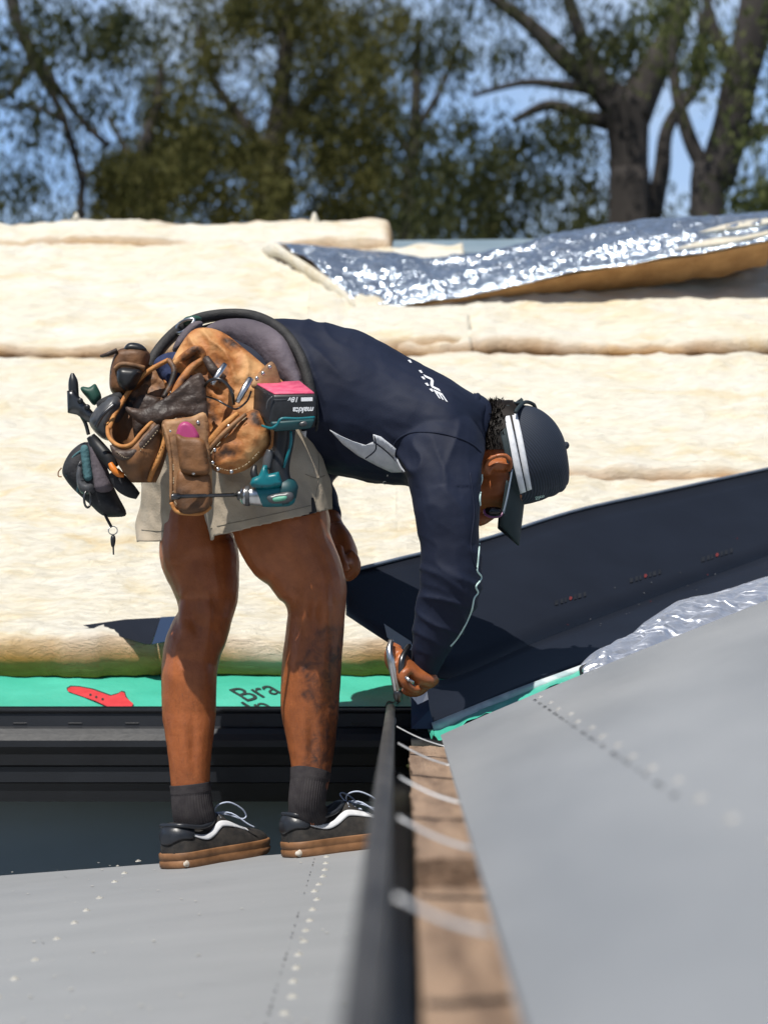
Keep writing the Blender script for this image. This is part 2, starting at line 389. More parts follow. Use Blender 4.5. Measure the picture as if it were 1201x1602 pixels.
def voxel(o, size, smooth=6, factor=.5):
    md = o.modifiers.new('remesh', 'REMESH'); md.mode = 'VOXEL'; md.voxel_size = size
    if smooth:
        s = o.modifiers.new('smooth', 'SMOOTH'); s.iterations = smooth; s.factor = factor
    dg = bpy.context.evaluated_depsgraph_get(); ev = o.evaluated_get(dg)
    me = bpy.data.meshes.new_from_object(ev); old = o.data
    o.modifiers.clear(); mats = list(old.materials); o.data = me
    me.materials.clear()
    for q in mats: me.materials.append(q)
    me.polygons.foreach_set('use_smooth', [True]*len(me.polygons)); me.name = old.name; bpy.data.meshes.remove(old)
    return o
def reshape(o, f):
    me = o.data; N = [v.normal.copy() for v in me.vertices]; out = []
    for v, n_ in zip(me.vertices, N): out.extend(f(v.co.copy(), n_))
    me.vertices.foreach_set('co', out); me.update()
def bvh_of(*objs):
    vs_, fs_ = [], []
    for o in objs:
        k = len(vs_); vs_ += [v.co.copy() for v in o.data.vertices]; fs_ += [[i+k for i in p.vertices] for p in o.data.polygons]
    return BVHTree.FromPolygons(vs_, fs_)
def stick(bvh, px, py, off=.0015, fallback=4.7):
    d = P(px, py, 1).normalized(); h = bvh.ray_cast(Vector((0, 0, 0)), d)
    if h[0] is None:
        h2 = bvh.find_nearest(P(px, py, fallback)); return h2[0] + h2[1]*off if h2[0] is not None else P(px, py, fallback)
    nrm = h[1] if h[1].dot(d) < 0 else -h[1]
    return h[0] + (nrm*.6 - d*.4)*off
def patch(name, poly, bvh, m, parent, off=.0015, step=4, smooth=0, fallback=4.7, thick=.0012):
    """a thin sewn or printed piece laid on a surface"""
    if smooth: poly = [tuple(p) for p in catmull(poly, smooth, True)]
    vs_, fs_, b = fill(poly, step)
    me = bpy.data.meshes.new(name); me.from_pydata([stick(bvh, *p, off, fallback) for p in vs_], [], fs_)
    o = link(name, me, m, parent)
    if thick: s = o.modifiers.new('thickness', 'SOLIDIFY'); s.thickness = thick; s.offset = 0
    return o
def lettering(name, text, org, xd, yd, bvh, m, parent, off=.0012, fallback=4.7, shear=0, bold=0.0):
    cu = bpy.data.curves.new(name, 'FONT'); cu.body = text; cu.size = 1; cu.resolution_u = 4; cu.shear = shear; cu.offset = bold
    tmp = bpy.data.objects.new(name+'_tmp', cu); COL.objects.link(tmp)
    dg = bpy.context.evaluated_depsgraph_get(); me = bpy.data.meshes.new_from_object(tmp.evaluated_get(dg))
    bpy.data.objects.remove(tmp); bpy.data.curves.remove(cu)
    bm = bmesh.new(); bm.from_mesh(me); bpy.data.meshes.remove(me)
    bmesh.ops.triangulate(bm, faces=bm.faces[:])
    for v in bm.verts:
        x, y = v.co.x, v.co.y
        v.co = stick(bvh, org[0]+xd[0]*x+yd[0]*y, org[1]+xd[1]*x+yd[1]*y, off, fallback)
    me = bpy.data.meshes.new(name); bm.to_mesh(me); bm.free()
    return link(name, me, m, parent, smooth=False)

# ------------------------------------------------------------------ ground and lower structure
bm = bmesh.new(); q = 700
vv = [bm.verts.new(p) for p in ((-q,-q,-3.3), (q,-q,-3.3), (q,q,-3.3), (-q,q,-3.3))]; bm.faces.new(vv)
tag(obj('ground', bm, M['ground']), 'dry grassy ground far below the roofs', 'ground', kind='structure')

# low roof the worker stands on: plane z = DZ + DS*(x - DX)
DZ, DS, DX = -.473, .09, -.236
def deck_z(x): return DZ + DS*(x-DX)
def on_deck(px, py):
    k = (CY-py)/F - DS*(px-CX)/F; Y = (DZ-DS*DX)/k; return P(px, py, Y)
a, b_ = on_deck(0, 1370), on_deck(590, 1325)
bm = bmesh.new()
e0 = a + (a-b_)*1.6; e1 = b_ + (b_-a)*.10
def dv(x, y, dz=0): return bm.verts.new((x, y, deck_z(x)+dz))
NXS = 10
fr = [dv(e0.x+(e1.x-e0.x)*i/NXS, .15) for i in range(NXS+1)]
bk = [dv(e0.x+(e1.x-e0.x)*i/NXS, e0.y+(e1.y-e0.y)*i/NXS) for i in range(NXS+1)]
lp = [dv(e0.x+(e1.x-e0.x)*i/NXS, e0.y+(e1.y-e0.y)*i/NXS+.004, -.03) for i in range(NXS+1)]
for i in range(NXS):
    bm.faces.new((fr[i], fr[i+1], bk[i+1], bk[i])); bm.faces.new((bk[i], bk[i+1], lp[i+1], lp[i]))
deck = tag(obj('lower_roof', bm, M['deck_grey'], smooth=False), 'sunlit pale grey metal roof sheet under the worker\'s feet', 'roof', kind='structure')

def screw_mesh(r=.0062):
    bm = bmesh.new()
    for (r0, h0, h1, n) in ((r*1.08, 0, .0018, 16), (r*.56, .0018, .0042, 6)):
        lo = [bm.verts.new((r0*math.cos(2*math.pi*k/n), r0*math.sin(2*math.pi*k/n), h0)) for k in range(n)]
        hi = [bm.verts.new((r0*.94*math.cos(2*math.pi*k/n), r0*.94*math.sin(2*math.pi*k/n), h1)) for k in range(n)]
        for k in range(n): bm.faces.new((lo[k], lo[(k+1) % n], hi[(k+1) % n], hi[k]))
        bm.faces.new(hi)
    me = bpy.data.meshes.new('screw'); bm.to_mesh(me); bm.free(); me.materials.append(M['screw']); return me
SCREW = screw_mesh()
SCREW_GREY = SCREW.copy(); SCREW_GREY.materials.clear(); SCREW_GREY.materials.append(mat('screw_grey', (.40,.40,.40), (.52,.51,.49), 60, .5))
def put_screw(p, nrm, parent, s=1):
    o = bpy.data.objects.new('screw', SCREW); COL.objects.link(o); o.parent = parent
    o.location = p; o.rotation_euler = (nrm.to_track_quat('Z', 'Y').to_matrix() @ Matrix.Rotation(random.random()*3, 3, 'Z')).to_euler(); o.scale = (s, s, s*random.uniform(.85, 1.1)); return o
deck_n = Vector((-DS, 0, 1)).normalized()
for (x, y) in ((997,298),(989,312),(987,332),(985,352),(979,372),(967,396),(953,417),(961,442),(947,473),(938,506),(927,536),(921,569),(906,609),(898,650),(890,691),(885,737),(862,787),
               (420,325),(357,339),(378,362),(348,388),(302,437),(263,475),(226,513),(173,561),(108,625),(46,683),(-6,738)):
    put_screw(on_deck(x/1.937, 1180+y/1.937), deck_n, deck, .55 if x == 357 else 1)
# faint printed line beside the right screw row
bm = bmesh.new()
p0, p1 = on_deck(493, 1340), on_deck(416, 1602)
for i in range(34):
    t = i/34+random.uniform(-.008, .008); c = p1.lerp(p0, t); 
    if random.random() < .25: continue
    w, h = random.uniform(.0006, .0013), random.uniform(.005, .013)
    c.z = deck_z(c.x)+.0012
    vv = [bm.verts.new((c.x+sx*w, c.y+sy*h, deck_z(c.x+sx*w)+.0012)) for sx, sy in ((-1,-1),(1,-1),(1,1),(-1,1))]; bm.faces.new(vv)
obj('printed_line', bm, M['grey_print'], deck, False)
# specks of swarf and chalk on the deck
bm = bmesh.new()
for i in range(70):
    px, py = random.uniform(0, 560), random.uniform(1350, 1600)
    c = on_deck(px, py); r = random.uniform(.0012, .0032)
    k = [bm.verts.new((c.x+r*math.cos(a)*random.uniform(.6,1.5), c.y+r*2*math.sin(a)*random.uniform(.5,1.5), deck_z(c.x)+.002)) for a in (0, 1.3, 2.6, 3.9, 5.1)]
    bm.faces.new(k)
o = obj('swarf', bm, M['screw'], deck, False); o['kind'] = 'stuff'

bm = bmesh.new(); rnd = random.Random(21)
for i in range(14):
    c = on_deck(rnd.uniform(0, 560), rnd.uniform(1365, 1600)); a = rnd.uniform(-.5, .5)+(math.pi/2 if rnd.random() < .3 else 0); L = rnd.uniform(.01, .06); w = rnd.uniform(.0004, .0011)
    dx, dy = math.cos(a)*L, math.sin(a)*L*1.6; nx_, ny_ = -math.sin(a)*w, math.cos(a)*w
    bm.faces.new([bm.verts.new((c.x+p, c.y+q, deck_z(c.x+p)+.0014)) for p, q in ((nx_, ny_), (dx+nx_*.3, dy+ny_*.3), (dx-nx_*.3, dy-ny_*.3), (-nx_, -ny_))])
o = obj('scuff_mark', bm, mat('scuff', (.38,.39,.40), (.20,.21,.22), 30, .5), deck, False); o['kind'] = 'stuff'
# wall below the gutter
bm = bmesh.new(); add_box(bm, (-4.5, 5.47, -3.3), (.06, 5.62, -.30))
tag(obj('wall', bm, M['wall'], smooth=False), 'grey blue wall in shade under the dark gutter', 'wall', kind='structure')

bm = bmesh.new(); add_box(bm, (.002, .15, -3.3), (.16, 5.22, -.345))
tag(obj('wall', bm, M['wall'], smooth=False), 'grey house wall under the narrow gutter and fascia board', 'wall', kind='structure')

# ------------------------------------------------------------------ back gutter across the picture
def buckle(o, zf, a):
    for v in o.data.vertices:
        c = v.co; v.co.z += a*noise.fractal(Vector((c.x*2.2, c.y*.9, 3)), 1, 2, 3)
def extrude_profile(bm, prof, x0, x1, nx=1):
    rows = []
    for i in range(nx+1):
        x = x0+(x1-x0)*i/nx; rows.append([bm.verts.new((x, y, z)) for y, z in prof])
    for a, b in zip(rows, rows[1:]):
        for k in range(len(prof)-1): bm.faces.new((a[k], b[k], b[k+1], a[k+1]))
def zy(py, Y): return (CY-py)*Y/F
GY = 5.30
gut = thing('roof_gutter', (-1.5, GY, -.39), 'long dark gutter with stepped front running behind the worker\'s legs', 'gutter')
prof = [(GY+.11, zy(1105, GY+.11)), (GY+.11, zy(1250, GY+.11)), (GY+.04, zy(1256, GY)), (GY+.018, zy(1255, GY)), (GY+.012, zy(1226, GY)), (GY+.004, zy(1224, GY)),
        (GY+.004, zy(1200, GY)), (GY-.004, zy(1197, GY)), (GY-.010, zy(1180, GY)), (GY-.018, zy(1168, GY)), (GY-.018, zy(1158, GY)), (GY-.012, zy(1148, GY)), (GY-.001, zy(1140, GY)),
        (GY+.016, zy(1137, GY)), (GY+.018, zy(1117, GY)), (GY+.012, zy(1113, GY)), (GY+.012, zy(1110, GY)), (GY+.018, zy(1109, GY)), (GY+.026, zy(1111, GY)), (GY+.026, zy(1118, GY))]
XG0, XG1 = -4.5, (652-CX)*GY/F
bm = bmesh.new(); extrude_profile(bm, prof, XG0, XG1)
g = obj('gutter_channel', bm, M['gutter'], gut, False)
s = g.modifiers.new('thickness', 'SOLIDIFY'); s.thickness = .0016
bm = bmesh.new()
v = [bm.verts.new((XG1, y, z)) for y, z in prof]; bm.faces.new(v)
g = obj('end_cap', bm, M['gutter'], gut, False); s = g.modifiers.new('t', 'SOLIDIFY'); s.thickness = .002
slot_bm = bmesh.new(); add_box(slot_bm, (-.016, -.0015, -.0022), (.016, .0015, .0022), .001)
slot_me = bpy.data.meshes.new('overflow_slot'); slot_bm.to_mesh(slot_me); slot_bm.free(); slot_me.materials.append(M['black_plastic'])
for px in (-55, 32, 118, 207, 300, 400, 560):
    o = bpy.data.objects.new('overflow_slot', slot_me); COL.objects.link(o); set_parent(o, gut); o.location = (P(px, 1132, GY+.0165))

# green sarking membrane behind the gutter
def back_z(Y): return -.12 + .46*(Y-5.62)
bm = bmesh.new(); NX, NY = 120, 14; rows = []
for j in range(NY+1):
    t = j/NY; Yy = GY+.07 + t*.55; row = []
    for i in range(NX+1):
        x = -1.6 + 2.0*i/NX
        z = -.206 + (.07 + t*.55-.07)*.33 + .006*noise.noise(Vector((x*5, Yy*9, 1))) + .004*noise.noise(Vector((x*16, Yy*16, 3)))
        row.append(bm.verts.new((x, Yy, z)))
    rows.append(row)
for a, b in zip(rows, rows[1:]):
    for i in range(NX): bm.faces.new((a[i], a[i+1], b[i+1], b[i]))
sark = obj('sarking_sheet', bm, M['sarking'])
tag(sark, 'strip of green sarking with red knife print showing along the gutter behind', 'sarking')
sb = bvh_of(sark)
knife = [(106,1079),(112,1075.5),(126,1076),(145,1080),(162,1086),(173,1090),(184,1087),(190,1083.5),(195,1085),(197,1092),(204,1098),(209,1102),(205,1110),(180,1112),(150,1098),(107,1083)]
patch('knife_outline', [(x+(-1.5 if x < 130 else 1), y+(-2.2 if y < 1093 else 1.6)) for x, y in knife], sb, M['black_print'], sark, .002, 5, thick=0)
patch('knife_print', knife, sb, M['red_print'], sark, .0035, 5, thick=0)
for (x, y) in ((142,1088.5),(151,1092),(161,1095.5)):
    patch('knife_print_dot', [(x-1.8,y-1),(x,y-1.8),(x+1.8,y-1),(x+1.8,y+1),(x,y+1.8),(x-1.8,y+1)], sb, M['black_print'], sark, .005, 3, thick=0)
lettering('sarking_print', 'Bra', (384, 1099), (43, -11), (-43, -27), sb, M['black_print'], sark, .003, 5.5)
lettering('sarking_print', 'In', (402, 1119), (43, -11), (-43, -27), sb, M['black_print'], sark, .003, 5.5)
lettering('sarking_print', 'M', (596, 1112), (38, -14), (10, -18), sb, M['black_print'], sark, .003, 5.5)

# hidden frame of the back roof: a deck under the blankets and the far slope
bm = bmesh.new()
RY = 9.0
k = [bm.verts.new(p) for p in ((-4.5,5.66,back_z(5.66)-.05), (4.6,5.66,back_z(5.66)-.05), (4.6,RY,back_z(RY)-.05), (-4.5,RY,back_z(RY)-.05), (4.6,RY+4,back_z(RY)-2), (-4.5,RY+4,back_z(RY)-2))]
bm.faces.new(k[:4]); bm.faces.new((k[3], k[2], k[4], k[5]))
tag(obj('roof_deck', bm, M['steel_deck'], smooth=False), 'roof base under the insulation blankets', 'roof', kind='structure')

# ------------------------------------------------------------------ insulation blankets
BATT_GROUP = 'pale yellow insulation blankets on the back roof'
def batt(label, x0, x1, Y0, Y1, th=.085, lift=0.0, seed=0, name='insulation_blanket', nx=None, ny=None, wav=.02, skew=0, rag=.03, zf=back_z, side=True, rd=.035):
    nx = nx or max(24, int((x1-x0)/.015)); ny = ny or max(14, int((Y1-Y0)/.015))
    bm = bmesh.new(); lay = bm.verts.layers.float.new('edge_shade'); top, bot = [], []
    up = Vector((0, -.46, 1)).normalized()
    for j in range(ny+1):
        tr, br = [], []
        for i in range(nx+1):
            u, v = i/nx, j/ny
            xa = x0 + rag*noise.noise(Vector((v*7, seed, 2))); xb = x1 + rag*noise.noise(Vector((v*7, seed, 5)))
            x = xa + (xb-xa)*u
            ya = Y0 + wav*noise.fractal(Vector((x*1.7, seed, 0)), 1, 2, 4) + .012*noise.fractal(Vector((x*14, seed, 0)), .8, 2, 4); yb = Y1 + wav*noise.fractal(Vector((x*1.7, seed+9, 0)), 1, 2, 4) + skew*u
            Yy = ya + (yb-ya)*v
            dl = min((x-xa), (xb-x)) if side else 9; dv_ = min((Yy-ya), (yb-Yy))
            d = min(dl, dv_); k = min(1, d/rd); prof = math.sqrt(max(0, 1-(1-k)**2))
            base = Vector((x, Yy, zf(Yy) + lift))
            nz = noise.fractal(Vector((x*2.2, Yy*3.5, seed)), 1, 2.1, 5)*.022 + noise.fractal(Vector((x*8+2*noise.noise(Vector((x*3,Yy*3,1))), Yy*17, seed+3)), .9, 2.1, 5)*.013 - abs(noise.noise(Vector((x*11, Yy*26, seed))))*.012
            h = th*(.55+.45*prof) + nz*(.25+.75*prof)
            p = base + up*h
            q = bm.verts.new(p); tr.append(q)
            ed = max(0, 1-d/.05); q[lay] = max(0, ed*ed*(.75+.7*noise.noise(Vector((x*4, Yy*4, seed+7)))))
            q = bm.verts.new(base + Vector((0, .045, .020)) if j == 0 and seed != 1 else base); br.append(q); q[lay] = 1.0
        top.append(tr); bot.append(br)
    for j in range(ny):
        for i in range(nx):
            bm.faces.new((top[j][i], top[j][i+1], top[j+1][i+1], top[j+1][i])); bm.faces.new((bot[j][i], bot[j+1][i], bot[j+1][i+1], bot[j][i+1]))
    for i in range(nx):
        bm.faces.new((bot[0][i], bot[0][i+1], top[0][i+1], top[0][i])); bm.faces.new((top[ny][i], top[ny][i+1], bot[ny][i+1], bot[ny][i]))
    for j in range(ny):
        bm.faces.new((bot[j+1][0], bot[j][0], top[j][0], top[j+1][0])); bm.faces.new((bot[j][nx], bot[j+1][nx], top[j+1][nx], top[j][nx]))
    o = obj(name, bm, M['batt']); return tag(o, label, 'insulation', BATT_GROUP)
batt('wide pale insulation blanket right behind the worker, ending above the green sarking', -1.75, .16, 5.63, 7.62, seed=1, wav=.022, side=False, rag=0)
batt('pale insulation blanket behind the raised edge of the navy flashing, below an orange seam', -.02, 2.4, 5.68, 6.66, seed=2, wav=.03, side=False, rag=0, th=.08)
batt('pale insulation blanket above the worker\'s cap, between two orange seams', -.08, 2.5, 6.64, 7.63, seed=3, wav=.022, th=.09, side=False, rag=0, rd=.035)
batt('long pale insulation blanket above the tool belt, meeting the foil corner', -2.1, .22, 7.64, 8.72, seed=4, wav=.02, th=.10, lift=.01, side=False, rag=0)
batt('pale insulation blanket lying in the shade of the lifted foil blanket', -.32, 2.6, 7.65, 8.6, seed=5, wav=.03, th=.10, lift=.01, side=False, rag=0)
batt('short insulation block with a clean square end on the ridge left of the foil', -2.3, -.04, 8.70, 8.97, seed=6, wav=.008, th=.125, rag=.008, rd=.02)
batt('thin line of insulation on the ridge behind the bluish sheet', -.03, 1.1, 8.9, 9.05, seed=8, wav=.02, th=.055, lift=-.03)
batt('small square offcut of insulation poking out of the seam above the worker\'s back', -.18, -.02, 7.52, 7.60, seed=11, wav=.004, th=.12, lift=.0, rag=.004, rd=.015)
# fluffy peaks standing on the ridge
for i, (px, py, hgt, lab) in enumerate(((492,332,26,'little pale tuft of wool standing on the ridge block near the dark tree'), (120,332,14,'little pale tuft of wool on the far left of the ridge'))):
    o = puff('wool_tuft', [(px-9,py+hgt),(px-6,py+10),(px,py),(px+6,py+11),(px+10,py+hgt)], 8.9, .02, M['batt'], None, step=3, amp=.006, freq=40)
    tag(o, lab, 'wool tuft')

# bluish sheet by the ridge
bm = bmesh.new(); add_hex(bm, [P(612,398,8.62), P(1000,390,8.62), P(1000,372,8.95), P(612,376,8.95), P(612,404,8.66), P(1000,396,8.66), P(1000,377,8.98), P(612,381,8.98)], .004)
tag(obj('roof_sheet', bm, M['steel_deck'], smooth=False), 'narrow bluish steel sheet below the ridge, behind the foil', 'roof sheet')

# foil faced blanket, peeled back
foil = thing('foil_blanket', P(800, 470, 8.0), 'silver blue foil faced blanket lifted off the insulation near the ridge', 'foil blanket')
topE = [(425,380),(520,388),(615,396),(700,402),(790,388),(880,366),(1000,346),(1100,341),(1210,335)]
botE = [(556,482),(610,480),(660,474),(720,464),(790,450),(870,432),(1000,410),(1100,396),(1210,374)]
topE = catmull(topE, 12); botE = catmull(botE, 12)
def foil_grid(off, m, name, extra, ny=26):
    bm = bmesh.new(); rows = []; n = len(topE)
    for j in range(ny+1):
        v = j/ny; row = []
        for i in range(n):
            u = i/(n-1); a, c = topE[i], botE[i]
            pa = P(*a, 8.55); pc = P(*c, 7.98)
            p = pa.lerp(pc, v) + Vector((0, 0, 1))*(.035*math.sin(v*math.pi))
            cr = noise.fractal(Vector((p.x*6+v, v*5, 1)), 1, 2.2, 5)*.018 + abs(noise.noise(Vector((p.x*14, v*9, 4))))*.014
            p += Vector((0, -.3, 1)).normalized()*(cr*min(1, .35+4*min(v, 1-v)))
            row.append(bm.verts.new(p + Vector(off)))
        rows.append(row)
    for a, b in zip(rows, rows[1:]):
        for i in range(n-1): bm.faces.new((a[i], a[i+1], b[i+1], b[i]))
    return obj(name, bm, m, foil, smooth=False)
ff = foil_grid((0, 0, 0), M['foil'], 'foil_face', 0)
ff.data.polygons.foreach_set('use_smooth', [True]*len(ff.data.polygons))
md = ff.modifiers.new('t', 'SOLIDIFY'); md.thickness = .0015; md.offset = -1
# wool backing under the foil, the shade of its underside put into a browner colour
bm = bmesh.new(); lay = bm.verts.layers.float.new('edge_shade'); n = len(topE); A, B, C_, D = [], [], [], []
for i in range(n):
    a, c = topE[i], botE[i]; u = i/(n-1); th = .042+.022*min(1, u*2.2)
    pa, pc = P(*a, 8.55), P(*c, 7.98); w = .012*noise.fractal(Vector((pa.x*9, 3, 1)), 1, 2, 3)
    for L_, p in ((A, pa-Vector((0, 0, .006))), (B, pc+Vector((0, .006, -.004))), (C_, pc+Vector((0, .17+w, -th-w))), (D, pa-Vector((0, 0, th)))):
        q = bm.verts.new(p); q[lay] = 1.0; L_.append(q)
for i in range(n-1):
    for X, Y_ in ((A, B), (B, C_), (C_, D), (D, A)): bm.faces.new((X[i], X[i+1], Y_[i+1], Y_[i]))
bm.faces.new((A[0], B[0], C_[0], D[0])); bm.faces.new((A[-1], D[-1], C_[-1], B[-1]))
obj('wool_backing', bm, mat('shaded_wool', (.31,.165,.062), (.43,.245,.10), 14, .95, bump=.8, bscale=60), foil, False)
puff('wool_edge', [(408,386),(428,379),(455,396),(500,425),(540,455),(556,478),(548,486),(520,462),(480,435),(440,405),(412,400)], lambda x, y: 8.52-(x-425)/130*.55, .02, M['batt'], foil, step=6, amp=.006)
tw = [(1060,372),(1110,356),(1160,345),(1210,340),(1210,352),(1150,362),(1100,368)]
fb = bvh_of(ff)
patch('torn_wool', [(1090,366),(1130,354),(1170,346),(1210,343),(1210,350),(1150,359)], fb, M['batt'], foil, .008, 7, fallback=8.3)
patch('torn_wool', [(1050,393),(1090,380),(1120,374),(1160,372),(1205,362),(1205,368),(1130,384)], fb, M['batt'], foil, .008, 7, fallback=8.3)

# dark offcut of sheet on the blanket
off_o = thing('metal_offcut', P(210, 1000, 5.78), 'dark pointed offcut of metal sheet lying on the insulation left of the legs', 'offcut')
def slope_pt(px, py, lift=.0):
    # ray against the top of the blanket
    k = (CY-py)/F; Y = (.12+.46*5.62-.092-lift)/(.46-k); return P(px, py, Y)
bm = bmesh.new()
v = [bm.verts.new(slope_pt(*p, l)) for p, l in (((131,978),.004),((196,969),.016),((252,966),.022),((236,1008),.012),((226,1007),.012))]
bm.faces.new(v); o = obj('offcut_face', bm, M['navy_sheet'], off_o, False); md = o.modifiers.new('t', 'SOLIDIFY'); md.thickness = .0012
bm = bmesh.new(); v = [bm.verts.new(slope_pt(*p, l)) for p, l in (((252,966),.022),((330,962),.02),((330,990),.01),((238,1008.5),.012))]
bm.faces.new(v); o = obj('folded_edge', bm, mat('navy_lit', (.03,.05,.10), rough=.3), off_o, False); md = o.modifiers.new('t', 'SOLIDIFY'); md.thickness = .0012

# ------------------------------------------------------------------ right roof
RZ0, RX0, RS, CYr = -.213, .068, .40, 4.62
def right_z(x): return RZ0 + RS*(x-RX0)
def on_right(px, py):
    k = (CY-py)/F - RS*(px-CX)/F; Y = (RZ0-RS*RX0)/k; return P(px, py, Y)
bm = bmesh.new()
# corner, then the cut along the valley, then out to the right and back
ptsR = []
edgepx = [(689,1150),(760,1118),(845,1082),(910,1055),(1000,1018),(1100,978),(1201,938)]
cut = []
for p in edgepx:
    try: cut.append(on_right(*p))
    except ZeroDivisionError: pass
cut = [c for c in cut if 0 < c.y < 9]
last = cut[-1]; dirc = (cut[-1]-cut[-3]).normalized()
cut.append(last+dirc*1.2)
cut = [Vector((c.x, c.y, right_z(c.x))) for c in cut]
near = [Vector((RX0-.006+.0 + (c.x-cut[0].x), .15, 0)) for c in cut]
near = [Vector((n_.x, .15, right_z(n_.x))) for n_ in near]
NS = 24; rows = []
for i in range(len(cut)):
    row = [cut[i].lerp(near[i], (k/NS)**1.0) for k in range(NS+1)]
    rows.append([bm.verts.new((q.x, q.y, right_z(q.x))) for q in row])
for a, b in zip(rows, rows[1:]):
    for k in range(NS): bm.faces.new((a[k], b[k], b[k+1], a[k+1]))
rroof = obj('right_roof', bm, M['grey_sheet'], smooth=False)
if rroof.data.polygons[0].normal.z < 0: rroof.data.flip_normals()
md = rroof.modifiers.new('t', 'SOLIDIFY'); md.thickness = .003; md.offset = -1
tag(rroof, 'large pale grey metal roof slope in the right foreground, cut along the valley', 'roof', kind='structure')
rn = Vector((-RS, 0, 1)).normalized()
q0, q1 = on_right(846, 1091), on_right(1290, 1370)
for i in range(15):
    t = (i/14)**.85; c = q0.lerp(q1, t) + Vector((random.uniform(-.003, .003), 0, 0)); c.z = right_z(c.x)+.0002
    put_screw(c, rn, rroof, random.uniform(.85, 1.0)).data = SCREW_GREY
bm = bmesh.new()
for i in range(46):
    if i % 3 == 2: continue
    t = (i+random.uniform(-.3, .3))/46; c = q0.lerp(q1, t*.8) + Vector((-.013, 0, 0))
    w, h = random.uniform(.0012, .0030), random.uniform(.005, .012)
    k = [bm.verts.new((c.x+sx*w, c.y+sy*h, right_z(c.x+sx*w)+.0015)) for sx, sy in ((-1,-1),(1,-1),(1,1),(-1,1))]; bm.faces.new(k)
obj('printed_line', bm, M['grey_print'], rroof, False)

# ------------------------------------------------------------------ right gutter: bead, trough, straps
rg = thing('valley_gutter', (-.02, 2.5, -.29), 'narrow dark gutter running toward the viewer between the two grey roofs', 'gutter')
bead_far, bead_near = P(611, 1108, 5.28), P(566, 1602, 1.12)
bead_near2 = bead_far + (bead_near-bead_far)*1.22
bm = bmesh.new(); add_tube(bm, [(bead_far, .0105, .0105), (bead_far.lerp(bead_near2, .5), .0108, .0108), (bead_near2, .0108, .0108)], 18, 8)
obj('gutter_bead', bm, M['bead'], rg)
bm = bmesh.new(); add_tube(bm, [(P(611,1128,5.02)+Vector((0,.006,0)), .0125, .0125), (P(611,1128,5.02)-Vector((0,.006,0)), .0125, .0125)], 16, 1)
obj('bead_clip', bm, M['shoe_white'], rg)
bm = bmesh.new()
TX = .0135
prof_near = [(bead_near2.x+.006, -.190), (bead_near2.x+.004, -.30), (TX+.004, -.302), (TX+.004, -.275)]
prof_far = [(bead_far.x+.006, -.190), (bead_far.x+.004, -.33), (TX+.03, -.335), (TX+.03, -.275)]
va = [bm.verts.new((x, bead_near2.y, z)) for x, z in prof_near]; vb = [bm.verts.new((x, 5.27, z)) for x, z in prof_far]
for k in range(3): bm.faces.new((va[k], vb[k], vb[k+1], va[k+1]))
o = obj('gutter_trough', bm, M['gutter'], rg, False); md = o.modifiers.new('t', 'SOLIDIFY'); md.thickness = .0015
# the gutter behind the timber end, dark box back to the valley
bm = bmesh.new(); add_box(bm, (TX+.004, 4.775, -.34), (.34, 5.27, -.245)); add_box(bm, (.03, 5.272, -.34), (.5, 5.30, -.20))
obj('gutter_floor', bm, M['gutter'], rg, False)
straps = [((620,1137),(698,1169)),((622,1163),(706,1199)),((624,1216),(724,1258)),((622,1279),(742,1330)),((618,1403),(770,1462)),((600,1700),(860,1800))]
for i, (a, c) in enumerate(straps):
    tB = max(1.0, .188*F/(a[1]-CY)); A_ = P(*a, tB)
    zt = right_z(RX0)-.006; Yc = -zt*F/(c[1]-CY); Cc = P(*c, Yc)
    w = .0135; bm = bmesh.new(); up = Vector((0, 0, .0012)); N_ = 8; L0, L1 = [], []
    for k in range(N_+1):
        t = k/N_; p = A_.lerp(Cc, t) + Vector((0, 0, -.004*math.sin(math.pi*t)))
        L0.append(bm.verts.new(p+Vector((0, -w, 0)))); L1.append(bm.verts.new(p+Vector((0, w, 0))))
    for k in range(N_): bm.faces.new((L0[k], L0[k+1], L1[k+1], L1[k]))
    o = obj('gutter_strap', bm, M['strap'], rg); md = o.modifiers.new('t', 'SOLIDIFY'); md.thickness = .0016

# fascia timber under the roof edge
tim = thing('fascia_board', (.06, 3.0, -.29), 'weathered brown timber board with cross cracks beside the gutter straps', 'timber board')
TZ = -.27; yj = [-TZ*F/(q-CY) for q in (1189, 1298, 1384, 1541, 1800)]
for a, c in zip(yj, yj[1:]):
    bm = bmesh.new(); NX, NY = 8, 30; rows = []
    for j in range(NY+1):
        Yy = a-.0005+(c-a+.001)*j/NY; row = []
        for i in range(NX+1):
            x = TX + .002*noise.noise(Vector((Yy*9, 0, 1)))*(1-i/NX) + .11*i/NX
            row.append(bm.verts.new((x, Yy, TZ + .0022*noise.fractal(Vector((x*60, Yy*12, 2)), 1, 2, 3) - (.0025 if j in (0, NY) else 0))))
        rows.append(row)
    for r0, r1 in zip(rows, rows[1:]):
        for i in range(NX): bm.faces.new((r0[i], r0[i+1], r1[i+1], r1[i]))
    o = obj('board', bm, M['timber'], tim, False); md = o.modifiers.new('t', 'SOLIDIFY'); md.thickness = .03; md.offset = -1
